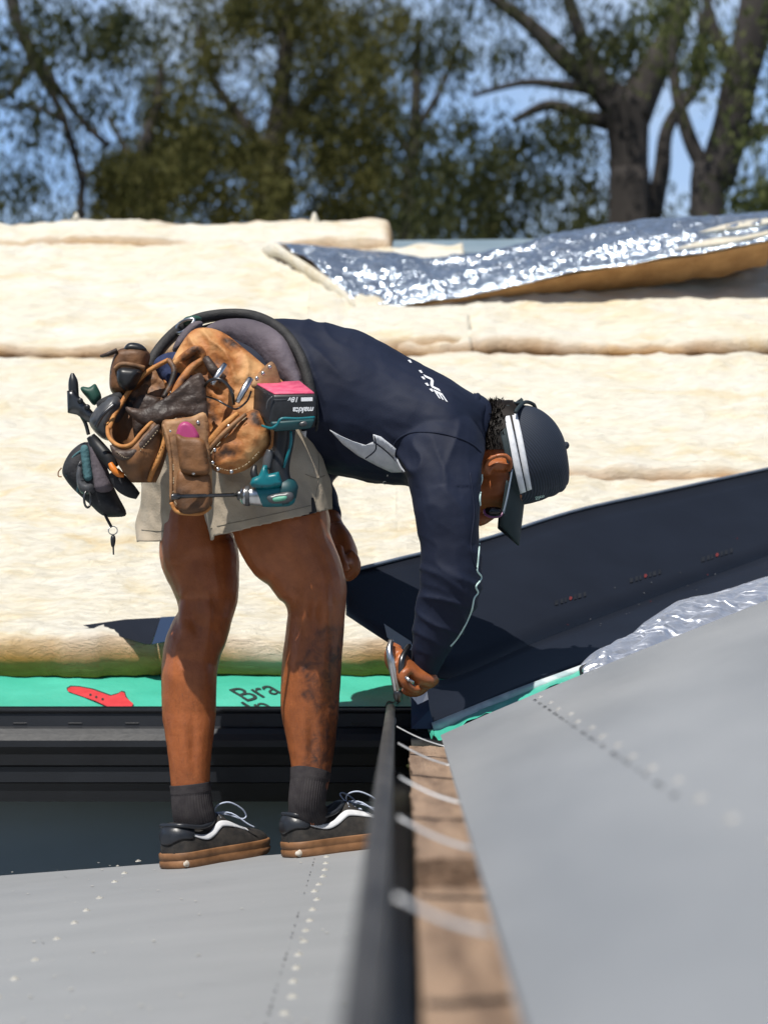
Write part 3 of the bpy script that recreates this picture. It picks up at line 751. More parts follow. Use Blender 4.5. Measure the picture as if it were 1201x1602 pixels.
# bits of debris on the timber
def on_h(px, py, z): return P(px, py, -z*F/(py-CY))
for (poly, m_, lab) in (([(656,1280),(668,1276),(690,1284),(686,1294),(664,1290)], 'strap', 'scrap of white plastic on the timber below the third strap'),
                        ([(690,1231),(708,1226),(711,1240),(698,1242)], 'leather_tan', 'curled orange brown leaf on the timber by the roof edge'),
                        ([(634,1197),(648,1194),(652,1204),(640,1206)], 'leaf_dark', 'dark dry leaf at the far end of the timber')):
    bm = bmesh.new(); cpt = [on_h(x, y, TZ+.004+.006*random.random()) for x, y in poly]
    vv = [bm.verts.new(p) for p in cpt]; ct = bm.verts.new(sum(cpt, Vector())/len(cpt)+Vector((0, 0, .008)))
    for i in range(len(vv)): bm.faces.new((vv[i], vv[(i+1) % len(vv)], ct))
    o = obj('debris_scrap', bm, M[m_]); md = o.modifiers.new('t', 'SOLIDIFY'); md.thickness = .001
    tag(o, lab, 'scrap')

# ------------------------------------------------------------------ valley flashing
fl = thing('valley_flashing', P(830, 1010, 5.3), 'long dark navy metal valley flashing held up by the worker', 'flashing')
def loft(curves, n, k=10):
    cs = [catmull(c, k) for c in curves]; m_ = min(len(c) for c in cs)
    return cs, m_
topF = [(541,897,5.36),(650,870,5.53),(755,846,5.72),(900,801,5.95),(1050,768,6.2),(1220,731,6.5)]
foldF = [(541,962,5.30),(612,1008,5.18),(700,1062,5.10),(835,1006,5.32),(1000,943,5.60),(1220,862,5.98)]
lowF = [(645,1085,5.02),(648,1138,4.84),(676,1139,4.83),(800,1086,4.95),(910,1044,5.08),(1220,930,5.5)]
def sheet(name, c0, c1, m_, ny=6, bulge=0):
    a = catmull(c0, 10); c = catmull(c1, 10); bm = bmesh.new(); rows = []
    for j in range(ny+1):
        rows.append([bm.verts.new(P(*a[i]).lerp(P(*c[i]), j/ny) + Vector((0, -1, 1))*.7*bulge*math.sin(math.pi*j/ny)) for i in range(len(a))])
    for r0, r1 in zip(rows, rows[1:]):
        for i in range(len(a)-1): bm.faces.new((r0[i], r0[i+1], r1[i+1], r1[i]))
    o = obj(name, bm, m_, fl); md = o.modifiers.new('t', 'SOLIDIFY'); md.thickness = .0014; md.offset = 1; return o
up_fl = sheet('upper_flange', topF, foldF, M['navy_sheet'])
lo_f0 = [(612,1008,5.18),(650,1045,5.12),(700,1062,5.10),(835,1006,5.32),(1000,943,5.60),(1220,862,5.98)]
lo_fl = sheet('lower_flange', lo_f0, lowF, M['navy_sheet'])
lip = catmull([(x, y-2, Y) for x, y, Y in topF], 10)
bm = bmesh.new(); add_tube(bm, [(P(*p), .0045, .006) for p in lip], 8, 1)
obj('hemmed_lip', bm, mat('lip_highlight', (.10,.13,.18), (.14,.17,.22), 30, .35), fl)  # highlight along the lip put into a colour paler than the sheet
strip = [(676,1139,4.825),(800,1087,4.945),(912,1044,5.075),(1220,930,5.49)]; bm = bmesh.new(); cs = catmull(strip, 10); L0, L1 = [], []
for i, p in enumerate(cs):
    k = P(*p)-Vector((0, .02, 0)); w_ = 1-.45*min(1, i/20); L0.append(bm.verts.new(k+Vector((-.002, .004, .011*w_)))); L1.append(bm.verts.new(k+Vector((.003, -.008, -.009*w_))))
for i in range(len(cs)-1): bm.faces.new((L0[i], L0[i+1], L1[i+1], L1[i]))
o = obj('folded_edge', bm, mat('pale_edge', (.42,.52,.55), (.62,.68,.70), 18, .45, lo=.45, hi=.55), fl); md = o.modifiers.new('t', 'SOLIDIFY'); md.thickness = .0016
bm = bmesh.new(); tb = [(601,976,5.08),(622,990,5.06),(642,1003,5.04),(648,1018,5.03),(622,1014,5.05),(606,997,5.07)]
bm.faces.new([bm.verts.new(P(*p)) for p in tb]); o = obj('bent_tab', bm, M['sheet_back'], fl, False); md = o.modifiers.new('t', 'SOLIDIFY'); md.thickness = .0014
bm = bmesh.new(); tb = [(643,1080,4.86),(668,1082,4.86),(672,1110,4.83),(680,1140,4.81),(643,1140,4.80)]
bm.faces.new([bm.verts.new(P(*p)) for p in tb]); o = obj('bent_tab', bm, mat('navy_tab', (.018,.032,.07), (.03,.05,.10), 14, .35), fl, False); md = o.modifiers.new('t', 'SOLIDIFY'); md.thickness = .0014
fbv = bvh_of(up_fl, lo_fl)
for (x, y) in ((892,937),(1009,902),(1121,869)):
    patch('maker_mark', [(x-2,y-2.5),(x+1.5,y-3),(x+2.5,y),(x,y+3),(x-2.5,y+2)], fbv, M['red_dull'], fl, .003, 3, thick=0, fallback=5.5)
    for k, (dx, w) in enumerate(((-22,5),(-14,4),(-8,3),(7,4),(14,5),(22,4))):
        patch('maker_print', [(x+dx-w/2,y-dx*.3-3),(x+dx+w/2,y-dx*.3-4),(x+dx+w/2,y-dx*.3+3),(x+dx-w/2,y-dx*.3+4)], fbv, M['black_plastic'], fl, .003, 4, thick=0, fallback=5.5)
for k in range(16):
    x = random.uniform(850, 1190); y = 1000-(x-850)*.36+random.uniform(-50, 15); r = random.uniform(.7, 1.5)
    patch('dust_speck', [(x-r,y),(x,y-r),(x+r,y),(x,y+r)], fbv, M['red_dull'] if k % 4 == 0 else M['grey_plastic'], fl, .002, 3, thick=0, fallback=5.5)

# green membrane under the flashing on the right slope
g1 = [(664,1134,4.90),(690,1128,4.90),(780,1090,4.97),(850,1062,5.05),(920,1036,5.13)]
g2 = [(676,1156,4.72),(692,1154,4.70),(760,1122,4.78),(830,1094,4.84),(925,1058,4.92)]
bm = bmesh.new(); a, c = catmull(g1, 10), catmull(g2, 10); rows = []
for j in range(9):
    rows.append([bm.verts.new(P(*a[i]).lerp(P(*c[i]), j/8)+Vector((0, 0, .012*noise.noise(Vector((i*.35, j*.5, 3)))*(j/8) + .010*(j/8)**3*math.sin(i*.42)))) for i in range(len(a))])
for r0, r1 in zip(rows, rows[1:]):
    for i in range(len(a)-1): bm.faces.new((r0[i], r0[i+1], r1[i+1], r1[i]))
o = obj('sarking_sheet', bm, M['sarking']); md = o.modifiers.new('t', 'SOLIDIFY'); md.thickness = .001
tag(o, 'rumpled green sarking edge peeping out between flashing and right roof', 'sarking')

# foil blanket bulging from under the right roof sheet
fo = thing('foil_insulation', P(1050, 1000, 4.9), 'crumpled silver foil blanket bulging over the edge of the right roof', 'foil blanket')
f0 = [(908,1040,4.98),(930,1022,5.02),(975,1002,5.10),(1015,968,5.2),(1070,938,5.3),(1130,924,5.4),(1220,896,5.55)]
f1 = [(912,1056,4.86),(940,1046,4.86),(985,1034,4.90),(1040,1012,4.98),(1090,992,5.05),(1140,972,5.12),(1220,940,5.24)]
bm = bmesh.new(); a, c = catmull(f0, 12), catmull(f1, 12); rows = []
for j in range(21):
    v = j/20; row = []
    for i in range(len(a)):
        p = P(*a[i]).lerp(P(*c[i]), v); u = i/(len(a)-1)
        cr = noise.fractal(Vector((p.x*14, v*4, 2)), 1, 2, 4)*.010+abs(noise.noise(Vector((p.x*22+v*3, v*8, 5))))*.008
        row.append(bm.verts.new(p + Vector((0, -.4, .9))*(.02*math.sin(math.pi*v)*min(1, u*5)+cr*min(1, .3+4*min(v, 1-v)))))
    rows.append(row)
for r0, r1 in zip(rows, rows[1:]):
    for i in range(len(a)-1): bm.faces.new((r0[i], r0[i+1], r1[i+1], r1[i]))
o = obj('foil_face', bm, make_foil_mat('foil_pale', .33, (.84,.88,.97), (.22,.6,.6), .55, .8), fo); md = o.modifiers.new('t', 'SOLIDIFY'); md.thickness = .001
puff('dark_backing', [(908,1042),(930,1036),(985,1034),(1010,1028),(985,1038),(940,1052),(912,1062),(906,1052)], 4.93, .012, M['bag'], fo, step=5)

# ------------------------------------------------------------------ trees beyond the ridge
def leaf_cloud(blobs, depth, seed, per=125, size=.080, spread=.25):
    rnd = random.Random(seed); vs_, fs_ = [], []
    for (px, py, rx, ry, n) in blobs:
        for c in range(n):
            while True:
                a, b = rnd.uniform(-1, 1), rnd.uniform(-1, 1)
                if a*a+b*b < 1: break
            Yc = depth + rnd.gauss(0, 1.0)
            ctr = P(px+a*rx, py+b*ry, Yc); sp = spread*rnd.uniform(.6, 1.35)
            for k in range(int(per*rnd.uniform(.5, 1.4))):
                p = ctr + Vector((rnd.gauss(0, sp*.5), rnd.gauss(0, sp*.5), rnd.gauss(-.04, sp*.5)))
                d = Vector((rnd.uniform(-.7, .7), rnd.uniform(-.7, .7), -1+rnd.uniform(-.2, .7))).normalized()
                s_ = Vector((rnd.uniform(-1, 1), rnd.uniform(-1, 1), rnd.uniform(-.4, .4))); s_ = (s_-d*s_.dot(d)).normalized()
                L = size*rnd.uniform(.6, 1.3); w = L*.17; i0 = len(vs_)
                vs_ += [p, p+d*L*.45+s_*w, p+d*L, p+d*L*.45-s_*w]; fs_.append((i0, i0+1, i0+2, i0+3))
    me = bpy.data.meshes.new('crown'); me.from_pydata(vs_, [], fs_); return me
TREES = 'gum trees beyond the roof ridge'
def tree(label, depth, limbs, blobs, leaf, seed, **k):
    base = P(limbs[0][0][0], limbs[0][0][1], depth); base.z = -3.3
    t = thing('gum_tree', base, label, 'tree', TREES)
    bm = bmesh.new(); first = limbs[0]
    r0 = first[0][2]*depth/F
    st = [(base, r0*1.5, r0*1.5), (Vector((base.x, depth, base.z*.4)), r0*1.12, r0*1.12)] + [(P(x, y, depth), r*depth/F, r*depth/F) for x, y, r in first]
    add_tube(bm, st, 12, 5)
    for L in limbs[1:]:
        add_tube(bm, [(P(p[0], p[1], depth+(p[3] if len(p) > 3 else 0)), p[2]*depth/F, p[2]*depth/F) for p in L], 8, 5)
    for v in bm.verts: v.co += Vector((1, 1, 0))*.03*noise.noise(v.co*2.2)
    obj('trunk', bm, M['bark'], t)
    me = leaf_cloud(blobs, depth, seed, **k); o = link('crown', me, M[leaf], t, smooth=False)
    return t
tree('big gum tree with thick grey trunk and long left limb behind the foil', 21,
     [[(985,350,33),(985,280,31),(982,210,33),(975,160,38)], [(975,170,36),(930,130,20),(880,90,16),(830,40,12),(760,-10,9)], [(985,180,34),(1020,110,26),(1050,50,20),(1075,-30,16)],
      [(972,190,20),(920,185,12),(860,165,9),(800,190,5)], [(965,170,22),(930,110,15),(905,50,12),(880,-20,9)], [(940,140,14),(890,135,9),(820,130,6),(740,150,4)], [(1020,340,16),(1035,270,13),(1045,200,11),(1090,120,10),(1100,20,8)]],
     [(850,240,100,80,20),(750,295,120,55,24),(920,310,40,40,4),(780,70,60,50,4),(945,70,50,60,8),(690,210,60,80,9),(700,330,100,30,8),(1010,30,60,40,6),(840,-20,100,30,6)], 'leaf_dark', 11)
tree('leaning gum tree with pale streaked trunk at the right edge', 19,
     [[(1105,350,29),(1122,280,30),(1142,200,30),(1165,100,29),(1190,-20,27)], [(1120,300,16),(1085,230,12),(1060,150,9),(1050,60,7)], [(1140,220,16),(1190,205,10),(1250,190,8)], [(1160,120,14),(1120,60,10),(1100,-20,8)]],
     [(1100,70,60,50,8),(1190,300,40,40,9),(1060,20,70,40,6),(1215,60,40,60,4),(1195,180,30,30,3)], 'leaf_green', 12)
tree('dense olive brown gum tree filling the middle above the ridge', 24,
     [[(430,350,26),(425,260,22),(440,160,17),(450,60,12),(460,-30,8)], [(430,260,13),(380,190,9),(330,120,7),(310,40,5)], [(440,200,12),(500,140,8),(560,80,6)]],
     [(430,170,190,200,100),(330,280,120,80,42),(520,110,100,130,34),(555,285,75,70,26),(380,-10,130,60,30),(600,50,50,60,8),(470,-60,120,60,20)], 'leaf_olive', 13, per=150)
tree('thin branched gum tree with many sky gaps at the far left', 20,
     [[(128,350,7),(125,280,6.5),(100,190,6),(60,110,7),(30,40,9),(15,-20,10)], [(30,40,9),(70,110,7),(120,180,6),(175,230,5)], [(50,100,7),(10,150,5),(-40,170,4)], [(100,190,6),(60,170,4),(0,165,3)]],
     [(40,60,60,60,9),(120,30,80,45,14),(60,200,60,50,5),(20,300,60,40,7),(200,50,60,50,10),(150,160,60,40,5),(-30,180,50,150,9)], 'leaf_dark', 14, per=95)
tree('low olive gum tree with bronze foliage left of the dense one', 23,
     [[(230,350,16),(225,270,13),(240,180,9),(250,100,6)], [(228,280,8),(190,220,5),(165,180,4)]],
     [(230,280,80,60,34),(180,315,50,30,12),(270,190,50,70,12),(230,90,60,60,4)], 'leaf_olive', 15)
tree('shadowy distant gum tree in the gap above the left foil end', 32,
     [[(640,350,14),(645,250,12),(650,150,9),(655,40,6)], [(646,250,8),(610,190,5),(590,120,3)], [(650,200,7),(690,140,5),(720,60,4)]],
     [(630,310,80,45,14),(625,50,40,45,4),(700,110,60,50,5),(720,20,60,40,4),(570,230,40,80,7)], 'leaf_dark', 16, size=.12, spread=.42)
bm = bmesh.new()
me = leaf_cloud([(x, 420+30*math.sin(x*.05), 90, 90, 26) for x in range(-300, 1600, 90)], 36, 31, per=60, size=.2, spread=.6)
o = link('far_woodland', me, M['leaf_dark'], None, False); tag(o, 'dark distant scrub showing low between the trunks', 'woodland', kind='stuff')
# unseen ring of gum foliage, added behind the viewer to cut low sky fill
rnd = random.Random(77); vs_, fs_ = [], []
for c in range(420):
    a = rnd.uniform(-.12, math.pi+.12); rr = rnd.uniform(15, 22); ctr = Vector((rr*math.cos(a), -rr*math.sin(a)-1.5, rnd.uniform(-3, 9+2.5*math.sin(a*5))))
    for k in range(34):
        p = ctr + Vector((rnd.gauss(0, .9), rnd.gauss(0, .9), rnd.gauss(0, .8)))
        d = Vector((rnd.uniform(-1, 1), rnd.uniform(-1, 1), rnd.uniform(-1, .5))).normalized(); e = d.cross(Vector((rnd.uniform(-1, 1), rnd.uniform(-1, 1), rnd.uniform(-1, 1)))).normalized()*.16
        i0 = len(vs_); vs_ += [p, p+d*.3+e, p+d*.6, p+d*.3-e]; fs_.append((i0, i0+1, i0+2, i0+3))
me = bpy.data.meshes.new('woodland'); me.from_pydata(vs_, [], fs_)
tag(link('woodland', me, M['leaf_dark'], None, False), 'unseen gum foliage added behind the viewer to block low sky light', 'woodland', kind='stuff')
#PERSON
# ------------------------------------------------------------------ the worker
man = thing('person', on_deck(380, 1340), 'roof worker in navy long sleeve shirt, beige shorts and cap bending over to cut flashing', 'person')
# body: one continuous skin from ankles to head and fingertips
bm = bmesh.new()
add_tube(bm, T([(325,680,4.95,55,70),(312,770,4.96,58,66),(308,838,4.95,57,62),(309,856,4.95,61,64),(315,882,4.95,61,62),(322,915,4.94,53,58),(324,940,4.94,48,54),(321,965,4.93,42.5,50),(314,985,4.93,45,50),(303,1011,4.92,45.5,51),
    (298,1036,4.92,44.5,50),(296,1062,4.91,43.5,48),(296,1114,4.90,42.5,43),(296.5,1140,4.89,39.5,38),(297,1191,4.88,33,31),(298,1227,4.88,30.5,27),(300,1262,4.88,27,25),(304,1290,4.89,26,22),(312,1318,4.90,22,17)]), 22, 4)
add_tube(bm, T([(410,660,4.90,66,78),(424,760,4.88,76,80),(440,820,4.86,77,79),(453,856,4.85,71.5,73),(470,882,4.85,61.5,66),(483,907,4.85,57.5,61),(492,928,4.85,52,58),(495,954,4.85,45.5,54),(493,985,4.85,45.5,52),
    (488,1036,4.85,46.5,52),(485,1088,4.85,46.5,47),(485,1114,4.85,45.5,44),(486,1140,4.85,41.5,40),(487,1165,4.85,37.5,35),(487,1209,4.85,30.5,28),(482,1245,4.84,27.5,27),(480,1270,4.845,25,24),(487,1303,4.86,22,17)]), 22, 4)
add_tube(bm, T([(300,670,4.93,60,90),(350,640,4.93,86,118),(450,612,4.93,84,112),(560,645,4.93,88,118),(650,672,4.94,80,128),(705,680,4.94,66,110),(735,684,4.94,50,64),(760,690,4.94,46,48),(800,708,4.94,40,46)]), 24, 4)
add_ball(bm, P(792,712,4.94), .098, .080, .094, 24, 16)
add_tube(bm, T([(805,742,4.94,50,54),(780,757,4.94,44,52),(752,768,4.94,33,44),(728,776,4.94,22,30)]), 16, 4)          # cheeks and jaw
add_tube(bm, T([(788,792,4.94,8,10),(768,803,4.94,10,11),(750,812,4.94,12,13),(744,806,4.94,9,12)]), 10, 3)          # nose
add_tube(bm, T([(748,797,4.94,5,18),(738,795,4.94,6,19),(731,793,4.94,5,16)]), 10, 3)                                # lips
# right arm and hand
add_tube(bm, T([(690,690,4.80,48,40),(694,760,4.75,46,38),(703,850,4.72,38,34),(705,905,4.72,34,30),(684,975,4.75,27,24),(666,1035,4.785,19,17),(667,1062,4.79,17,17)]), 16, 4)
add_tube(bm, T([(678,1056,4.79,14,17),(668,1064,4.785,15,22),(650,1056,4.765,14,27),(634,1039,4.755,12,26),(622,1020,4.75,9,22)]), 16, 5)
for st in ([(624,1018,4.775,8.5),(613,1012,4.795,8),(610,1024,4.815,7.6),(617,1040,4.82,7)],
           [(623,1020,4.75,8.5),(611,1018,4.745,8),(608,1034,4.76,7.6),(619,1054,4.77,7.2),(630,1062,4.77,6.2)],
           [(630,1034,4.735,8.5),(619,1040,4.72,8),(619,1056,4.725,7.6),(630,1070,4.735,7),(641,1073,4.745,6)],
           [(640,1048,4.72,8),(631,1056,4.712,7.6),(634,1070,4.715,7.2),(646,1079,4.73,6.6),(656,1078,4.74,5.8)],
           [(666,1068,4.815,11),(656,1080,4.815,9.5),(642,1083,4.81,8.4),(630,1077,4.805,7)]):
    add_tube(bm, T(st), 12, 5)
# left arm and fist at the lip of the flashing
add_tube(bm, T([(680,690,5.10,46,40),(600,698,5.17,38,38),(520,706,5.24,36,36),(488,748,5.24,30,30),(505,800,5.17,24,22),(524,832,5.10,18,16),(534,850,5.08,19,16)]), 16, 4)
add_tube(bm, T([(522,828,5.10,18,16),(532,848,5.08,21,26),(541,870,5.07,20,32),(545,884,5.07,14,30)]), 16, 4)
add_ball(bm, P(543,882,5.045), .017, .055, .020, 14, 10)
for k, dy in enumerate((-.045, -.015, .015, .045)):
    e = (0, 3, 2, -3)[k]
    add_tube(bm, T([(545,866,5.07+dy,9.2),(554+e*.4,875+e,5.07+dy,8.6),(554+e*.4,891+e,5.07+dy,8),(544,900+e,5.07+dy,7.4),(536,895,5.07+dy,6.6)]), 12, 4)
add_tube(bm, T([(528,856,5.02,9.5),(531,873,5.0,9),(537,886,4.985,8.2),(543,895,4.985,7)]), 12, 4)
# ear (his right one): rim, lobe and bowl
earY = 4.84
add_tube(bm, T([(759,739,earY+.014,4.4),(759,729,earY+.004,4.2),(765,719,earY-.001,4.0),(778,713,earY-.004,4.2),(790,713,earY-.004,4.2),(798,721,earY,4.0),(799,731,earY+.008,3.6),(794,738,earY+.014,3.2)]), 10, 5)
add_tube(bm, T([(762,743,earY+.014,6),(768,733,earY+.010,4),(780,724,earY+.010,3.4),(792,727,earY+.012,3)]), 10, 4)
add_ball(bm, P(779,728,earY+.020), .026, .010, .014, 14, 8)
body = obj('body', bm, M['skin'], man)
voxel(body, .0036, 7)
# soft anatomy: tendons behind the knees, calf halves
def anatomy(co, nrm):
    x, y = px_of(co)
    if co.y < 5.0 and 860 < y < 1235:
        for (cx0, lean, knee, w) in ((300, .0, 985, 1), (486, .0, 975, 1)):
            if abs(x-cx0) < 62:
                n_ = co - P(cx0, y, 4.9); n_.z = 0
                if n_.y < 0:
                    g1 = .009*math.exp(-((y-1055)/45)**2)*math.exp(-((x-cx0-16)/17)**2) + .007*math.exp(-((y-1045)/40)**2)*math.exp(-((x-cx0+18)/17)**2)
                    g2 = .010*math.exp(-((y-knee+22)/34)**2)*(math.exp(-((x-cx0-22)/9)**2)+math.exp(-((x-cx0+10)/9)**2)) - .008*math.exp(-((y-knee+14)/24)**2)*math.exp(-((x-cx0-6)/10)**2)
                    g3 = -.006*math.exp(-((y-1165)/40)**2)*math.exp(-((x-cx0-2)/8)**2)
                    co = co + n_.normalized()*(g1+g2+g3)
    return co + nrm*.0006*noise.fractal(co*45, 1, 2, 3)
reshape(body, anatomy)
ink = body.data.attributes.new('ink', 'FLOAT', 'POINT')
inkp = [(492,985),(520,975),(548,985),(548,1225),(480,1225),(474,1190),(484,1160),(500,1140),(494,1112),(472,1088),(478,1066),(466,1045),(474,1018)]
vals = []
for v in body.data.vertices:
    x, y = px_of(v.co); k = 0.0
    if 960 < y < 1235 and x > 430 and v.co.y < 4.93:
        d = edge_dist((x, y), inkp)*(1 if inside((x, y), inkp) else -1); k = max(0, min(1, .5+(d+6*noise.noise(v.co*60))/9))*.9
        k *= .85+.5*noise.noise(v.co*28+Vector((0, 0, 5)))
    vals.append(max(0, min(1, k)))
ink.data.foreach_set('value', vals)
bb = bvh_of(body)
bm = bmesh.new(); rnd = random.Random(9); NB = len(body.data.vertices)
for i in range(24000):
    v = body.data.vertices[rnd.randrange(NB)]; x, y = px_of(v.co)
    if not (870+rnd.random()*120 < y < 1225 and v.co.y < 5.02): continue
    if rnd.random() > .5: continue
    n_ = v.normal; d = (n_*.35 + Vector((rnd.uniform(-.3, .3), rnd.uniform(-.3, .3), -1))).normalized(); L = rnd.uniform(.007, .014)
    s_ = d.cross(n_).normalized()*.00013; p = v.co.copy()
    bm.faces.new((bm.verts.new(p+s_), bm.verts.new(p-s_), bm.verts.new(p+d*L)))
o = obj('leg_hair', bm, mat('leg_hair', (.04,.018,.009), rough=.6), body, False); o['kind'] = 'stuff'

# shorts
bm = bmesh.new()
add_tube(bm, T([(330,660,4.95,88,105),(310,730,4.985,86,92),(289,800,5.0,74,80),(276,848,5.0,63,70),(271,880,5.0,61,68)]), 26, 5)
add_tube(bm, T([(392,650,4.90,96,112),(404,710,4.88,100,104),(415,770,4.87,99,102),(424,819,4.86,97,99),(430,850,4.86,96,97)]), 26, 5)
add_ball(bm, P(392,622,4.93), .130, .170, .130, 28, 18)
shorts = obj('shorts', bm, M['shorts'], man)
voxel(shorts, .0048, 2)
hem = lambda x: 841-43/185*(x-330)
hemline = lambda x: min(839, hem(x)) if x > 338 else 848-.02*(x-213)
bm = bmesh.new(); bm.from_mesh(shorts.data); bm.normal_update(); kill = []
for f in bm.faces:
    c = f.calc_center_median(); x, y = px_of(c)
    if y > hemline(x): kill.append(f)
bmesh.ops.delete(bm, geom=kill, context='FACES')
for v in bm.verts:
    if v.is_boundary:
        x, y = px_of(v.co)
        if y > 780: v.co.z = (CY-hemline(x))*v.co.y/F
for v in bm.verts:
    x, y = px_of(v.co); k = min(1, max(0, (y-690)/60))
    v.co += v.normal*k*(.0065*noise.fractal(Vector((v.co.x*16+v.co.z*10, v.co.y*14, v.co.z*9-v.co.x*6)), 1, 2.1, 4) + .0035*math.sin(v.co.x*70+v.co.z*45+3*noise.noise(v.co*9)))
bm.to_mesh(shorts.data); bm.free(); shorts.data.polygons.foreach_set('use_smooth', [True]*len(shorts.data.polygons))
md = shorts.modifiers.new('smooth', 'SMOOTH'); md.iterations = 4; md.factor = .5
md = shorts.modifiers.new('thickness', 'SOLIDIFY'); md.thickness = .0024; md.offset = -1
shb = bvh_of(shorts)
def seam(name, pts, bvh, m, parent, r=.0012, off=.001, n=8, fallback=4.75):
    cs = catmull(pts, n); bm = bmesh.new(); add_tube(bm, [(stick(bvh, x, y, off, fallback), r, r) for x, y in cs], 6, 1); return obj(name, bm, m, parent)
M['stitch'] = mat('stitch', (.26,.23,.18), rough=.9)
seam('hem_stitch', [(222,829),(260,831),(300,830),(332,826)], shb, M['stitch'], shorts, .0009, .0006)
seam('hem_stitch', [(340,823),(390,813),(440,802),(486,791)], shb, M['stitch'], shorts, .0009, .0006)
seam('side_seam', [(497,700),(499,740),(494,775),(489,803)], shb, M['stitch'], shorts, .0007, .0004)
patch('side_split', [(487,779),(490,779),(496,806),(488,809)], shb, M['bag'], shorts, .0012, 4)
seam('hip_fold', [(478,742),(495,748),(508,744)], shb, M['stitch'], shorts, .0009, .0006)

# shirt: torso and both sleeves
bm = bmesh.new()
add_tube(bm, T([(352,612,4.93,96,118),(395,604,4.93,102,124),(450,602,4.93,101,128),(520,626,4.93,113,132),(590,651,4.94,104,138),(650,670,4.94,94,146),(700,678,4.94,80,148),(733,681,4.94,64,108),(750,684,4.94,52,72)]), 30, 5)
add_tube(bm, T([(688,672,4.90,72,60),(687,694,4.80,68,55),(691,740,4.75,61,49),(698.5,800,4.72,54,45),(702,850,4.72,48,41),(706,900,4.72,47,39),(697,950,4.735,42,35),(681,992,4.755,36,31),(668,1030,4.775,27,25),(664,1058,4.79,20,21)]), 24, 5)
add_tube(bm, T([(688,680,5.04,66,55),(600,694,5.15,50,48),(522,702,5.22,44,44),(488,746,5.24,36,36),(502,790,5.18,28,27),(512,812,5.14,24,22)]), 20, 5)
shirt = obj('shirt', bm, M['shirt'], man)
voxel(shirt, .0044, 5)
def wrinkle(c, nrm):
    x, y = px_of(c)
    d = .0045*noise.fractal(Vector((c.x*7+c.z*5, c.y*7, c.z*8-c.x*3)), 1, 2, 4)
    rg = lambda q, k: (1-abs(noise.noise(q)))**k                       # sharp crest of a fold
    arm = math.exp(-((x-700)/75)**2) if y > 760 else 0
    el = math.exp(-((y-930)/70)**2)
    d += arm*(.010*el*rg(Vector((c.x*5-c.z*6, c.y*4, c.z*20+c.x*9)), 5) + .006*rg(Vector((c.x*12+c.z*6, c.y*5, c.z*5)), 5) - .004)
    pit = math.exp(-(((x-645)/60)**2+((y-735)/60)**2)); d += pit*.012*(rg(Vector((c.x*16+c.z*9, c.y*4, c.z*12-c.x*6)), 4)-.5)
    sh = math.exp(-(((x-735)/40)**2+((y-715)/60)**2)); d += sh*.010*(rg(Vector((c.x*18-c.z*7, c.y*5, c.z*6)), 4)-.5)
    waist = math.exp(-((x-495)/50)**2); d += waist*.008*(rg(Vector((c.x*13+c.z*10, c.y*5, c.z*4-c.x*8)), 4)-.5)
    return c + nrm*d
reshape(shirt, wrinkle)
sb2 = bvh_of(shirt)
col = []
bm = bmesh.new(); add_tube(bm, T([(728,681,4.94,67,96),(738,683,4.94,66,74),(750,686,4.94,60,64),(757,688,4.94,55,58)]), 30, 4, caps=False)
o = obj('collar', bm, M['shirt'], shirt); md = o.modifiers.new('t', 'SOLIDIFY'); md.thickness = .006
bm = bmesh.new(); add_tube(bm, T([(727,681,4.94,67,97),(731,682,4.94,69,92),(735,683,4.94,67,84)]), 30, 3, caps=False)
o = obj('collar_fold', bm, M['shirt'], shirt); md = o.modifiers.new('t', 'SOLIDIFY'); md.thickness = .005
patch('side_panel', [(516,672),(532,681),(552,690),(572,696),(586,690),(600,698),(622,717),(634,738),(612,738),(590,728),(560,712),(536,694)], sb2, M['sleeve_white'], shirt, .0022, 5)
patch('side_panel', [(584,679),(596,683),(610,694),(620,702),(618,716),(600,702),(585,693)], sb2, M['sleeve_white'], shirt, .0026, 5)
seam('panel_seam', [(572,716),(588,702),(586,681)], sb2, M['shirt'], shirt, .0014, .003)
seam('panel_seam', [(584,690),(602,703),(622,722),(632,738)], sb2, M['shirt'], shirt, .0012, .004)
seam('shoulder_seam', [(614,700),(624,686),(645,677),(680,677),(712,684),(737,695),(752,708)], sb2, M['shirt'], shirt, .0022, .0006)
lettering('back_print', 'NE', (661, 585), (20, 30), (19, 9), sb2, M['white_print'], shirt, .0018, 4.85, bold=.03)
for (x, y) in ((657,582),(661,592),(667,602),(674,611),(640,566)):
    patch('back_print', [(x-3,y-2),(x+1,y-2.5),(x+4,y+2),(x+1,y+2)], sb2, M['white_print'], shirt, .0016, 3, thick=0, fallback=4.85)
lettering('front_print', 'c', (598, 757), (12, 2), (2, -12), sb2, M['white_print'], shirt, .0016, 4.85)
patch('hem_label', [(459,676),(480,673),(478,691),(459,689)], sb2, M['sleeve_white'], shirt, .004, 5)
pts = [(755,742,4.735),(756,760,4.73),(752,778,4.73),(753,800,4.725),(752,840,4.72),(749,880,4.72),(748,893,4.72),(754,902,4.715),(752,909,4.71),(746,918,4.715),(749,927,4.715),(743,936,4.72),(739,955,4.73),(729,978,4.745),(717,998,4.755),(706,1011,4.77)]
seam('sleeve_piping', [(x-2, y) for x, y, Y in pts], sb2, M['piping'], shirt, .0019, .0008)
seam('sleeve_seam', [(735,740),(741,800),(736,850),(741,880),(748,893)], sb2, M['shirt'], shirt, .0014, .0006)

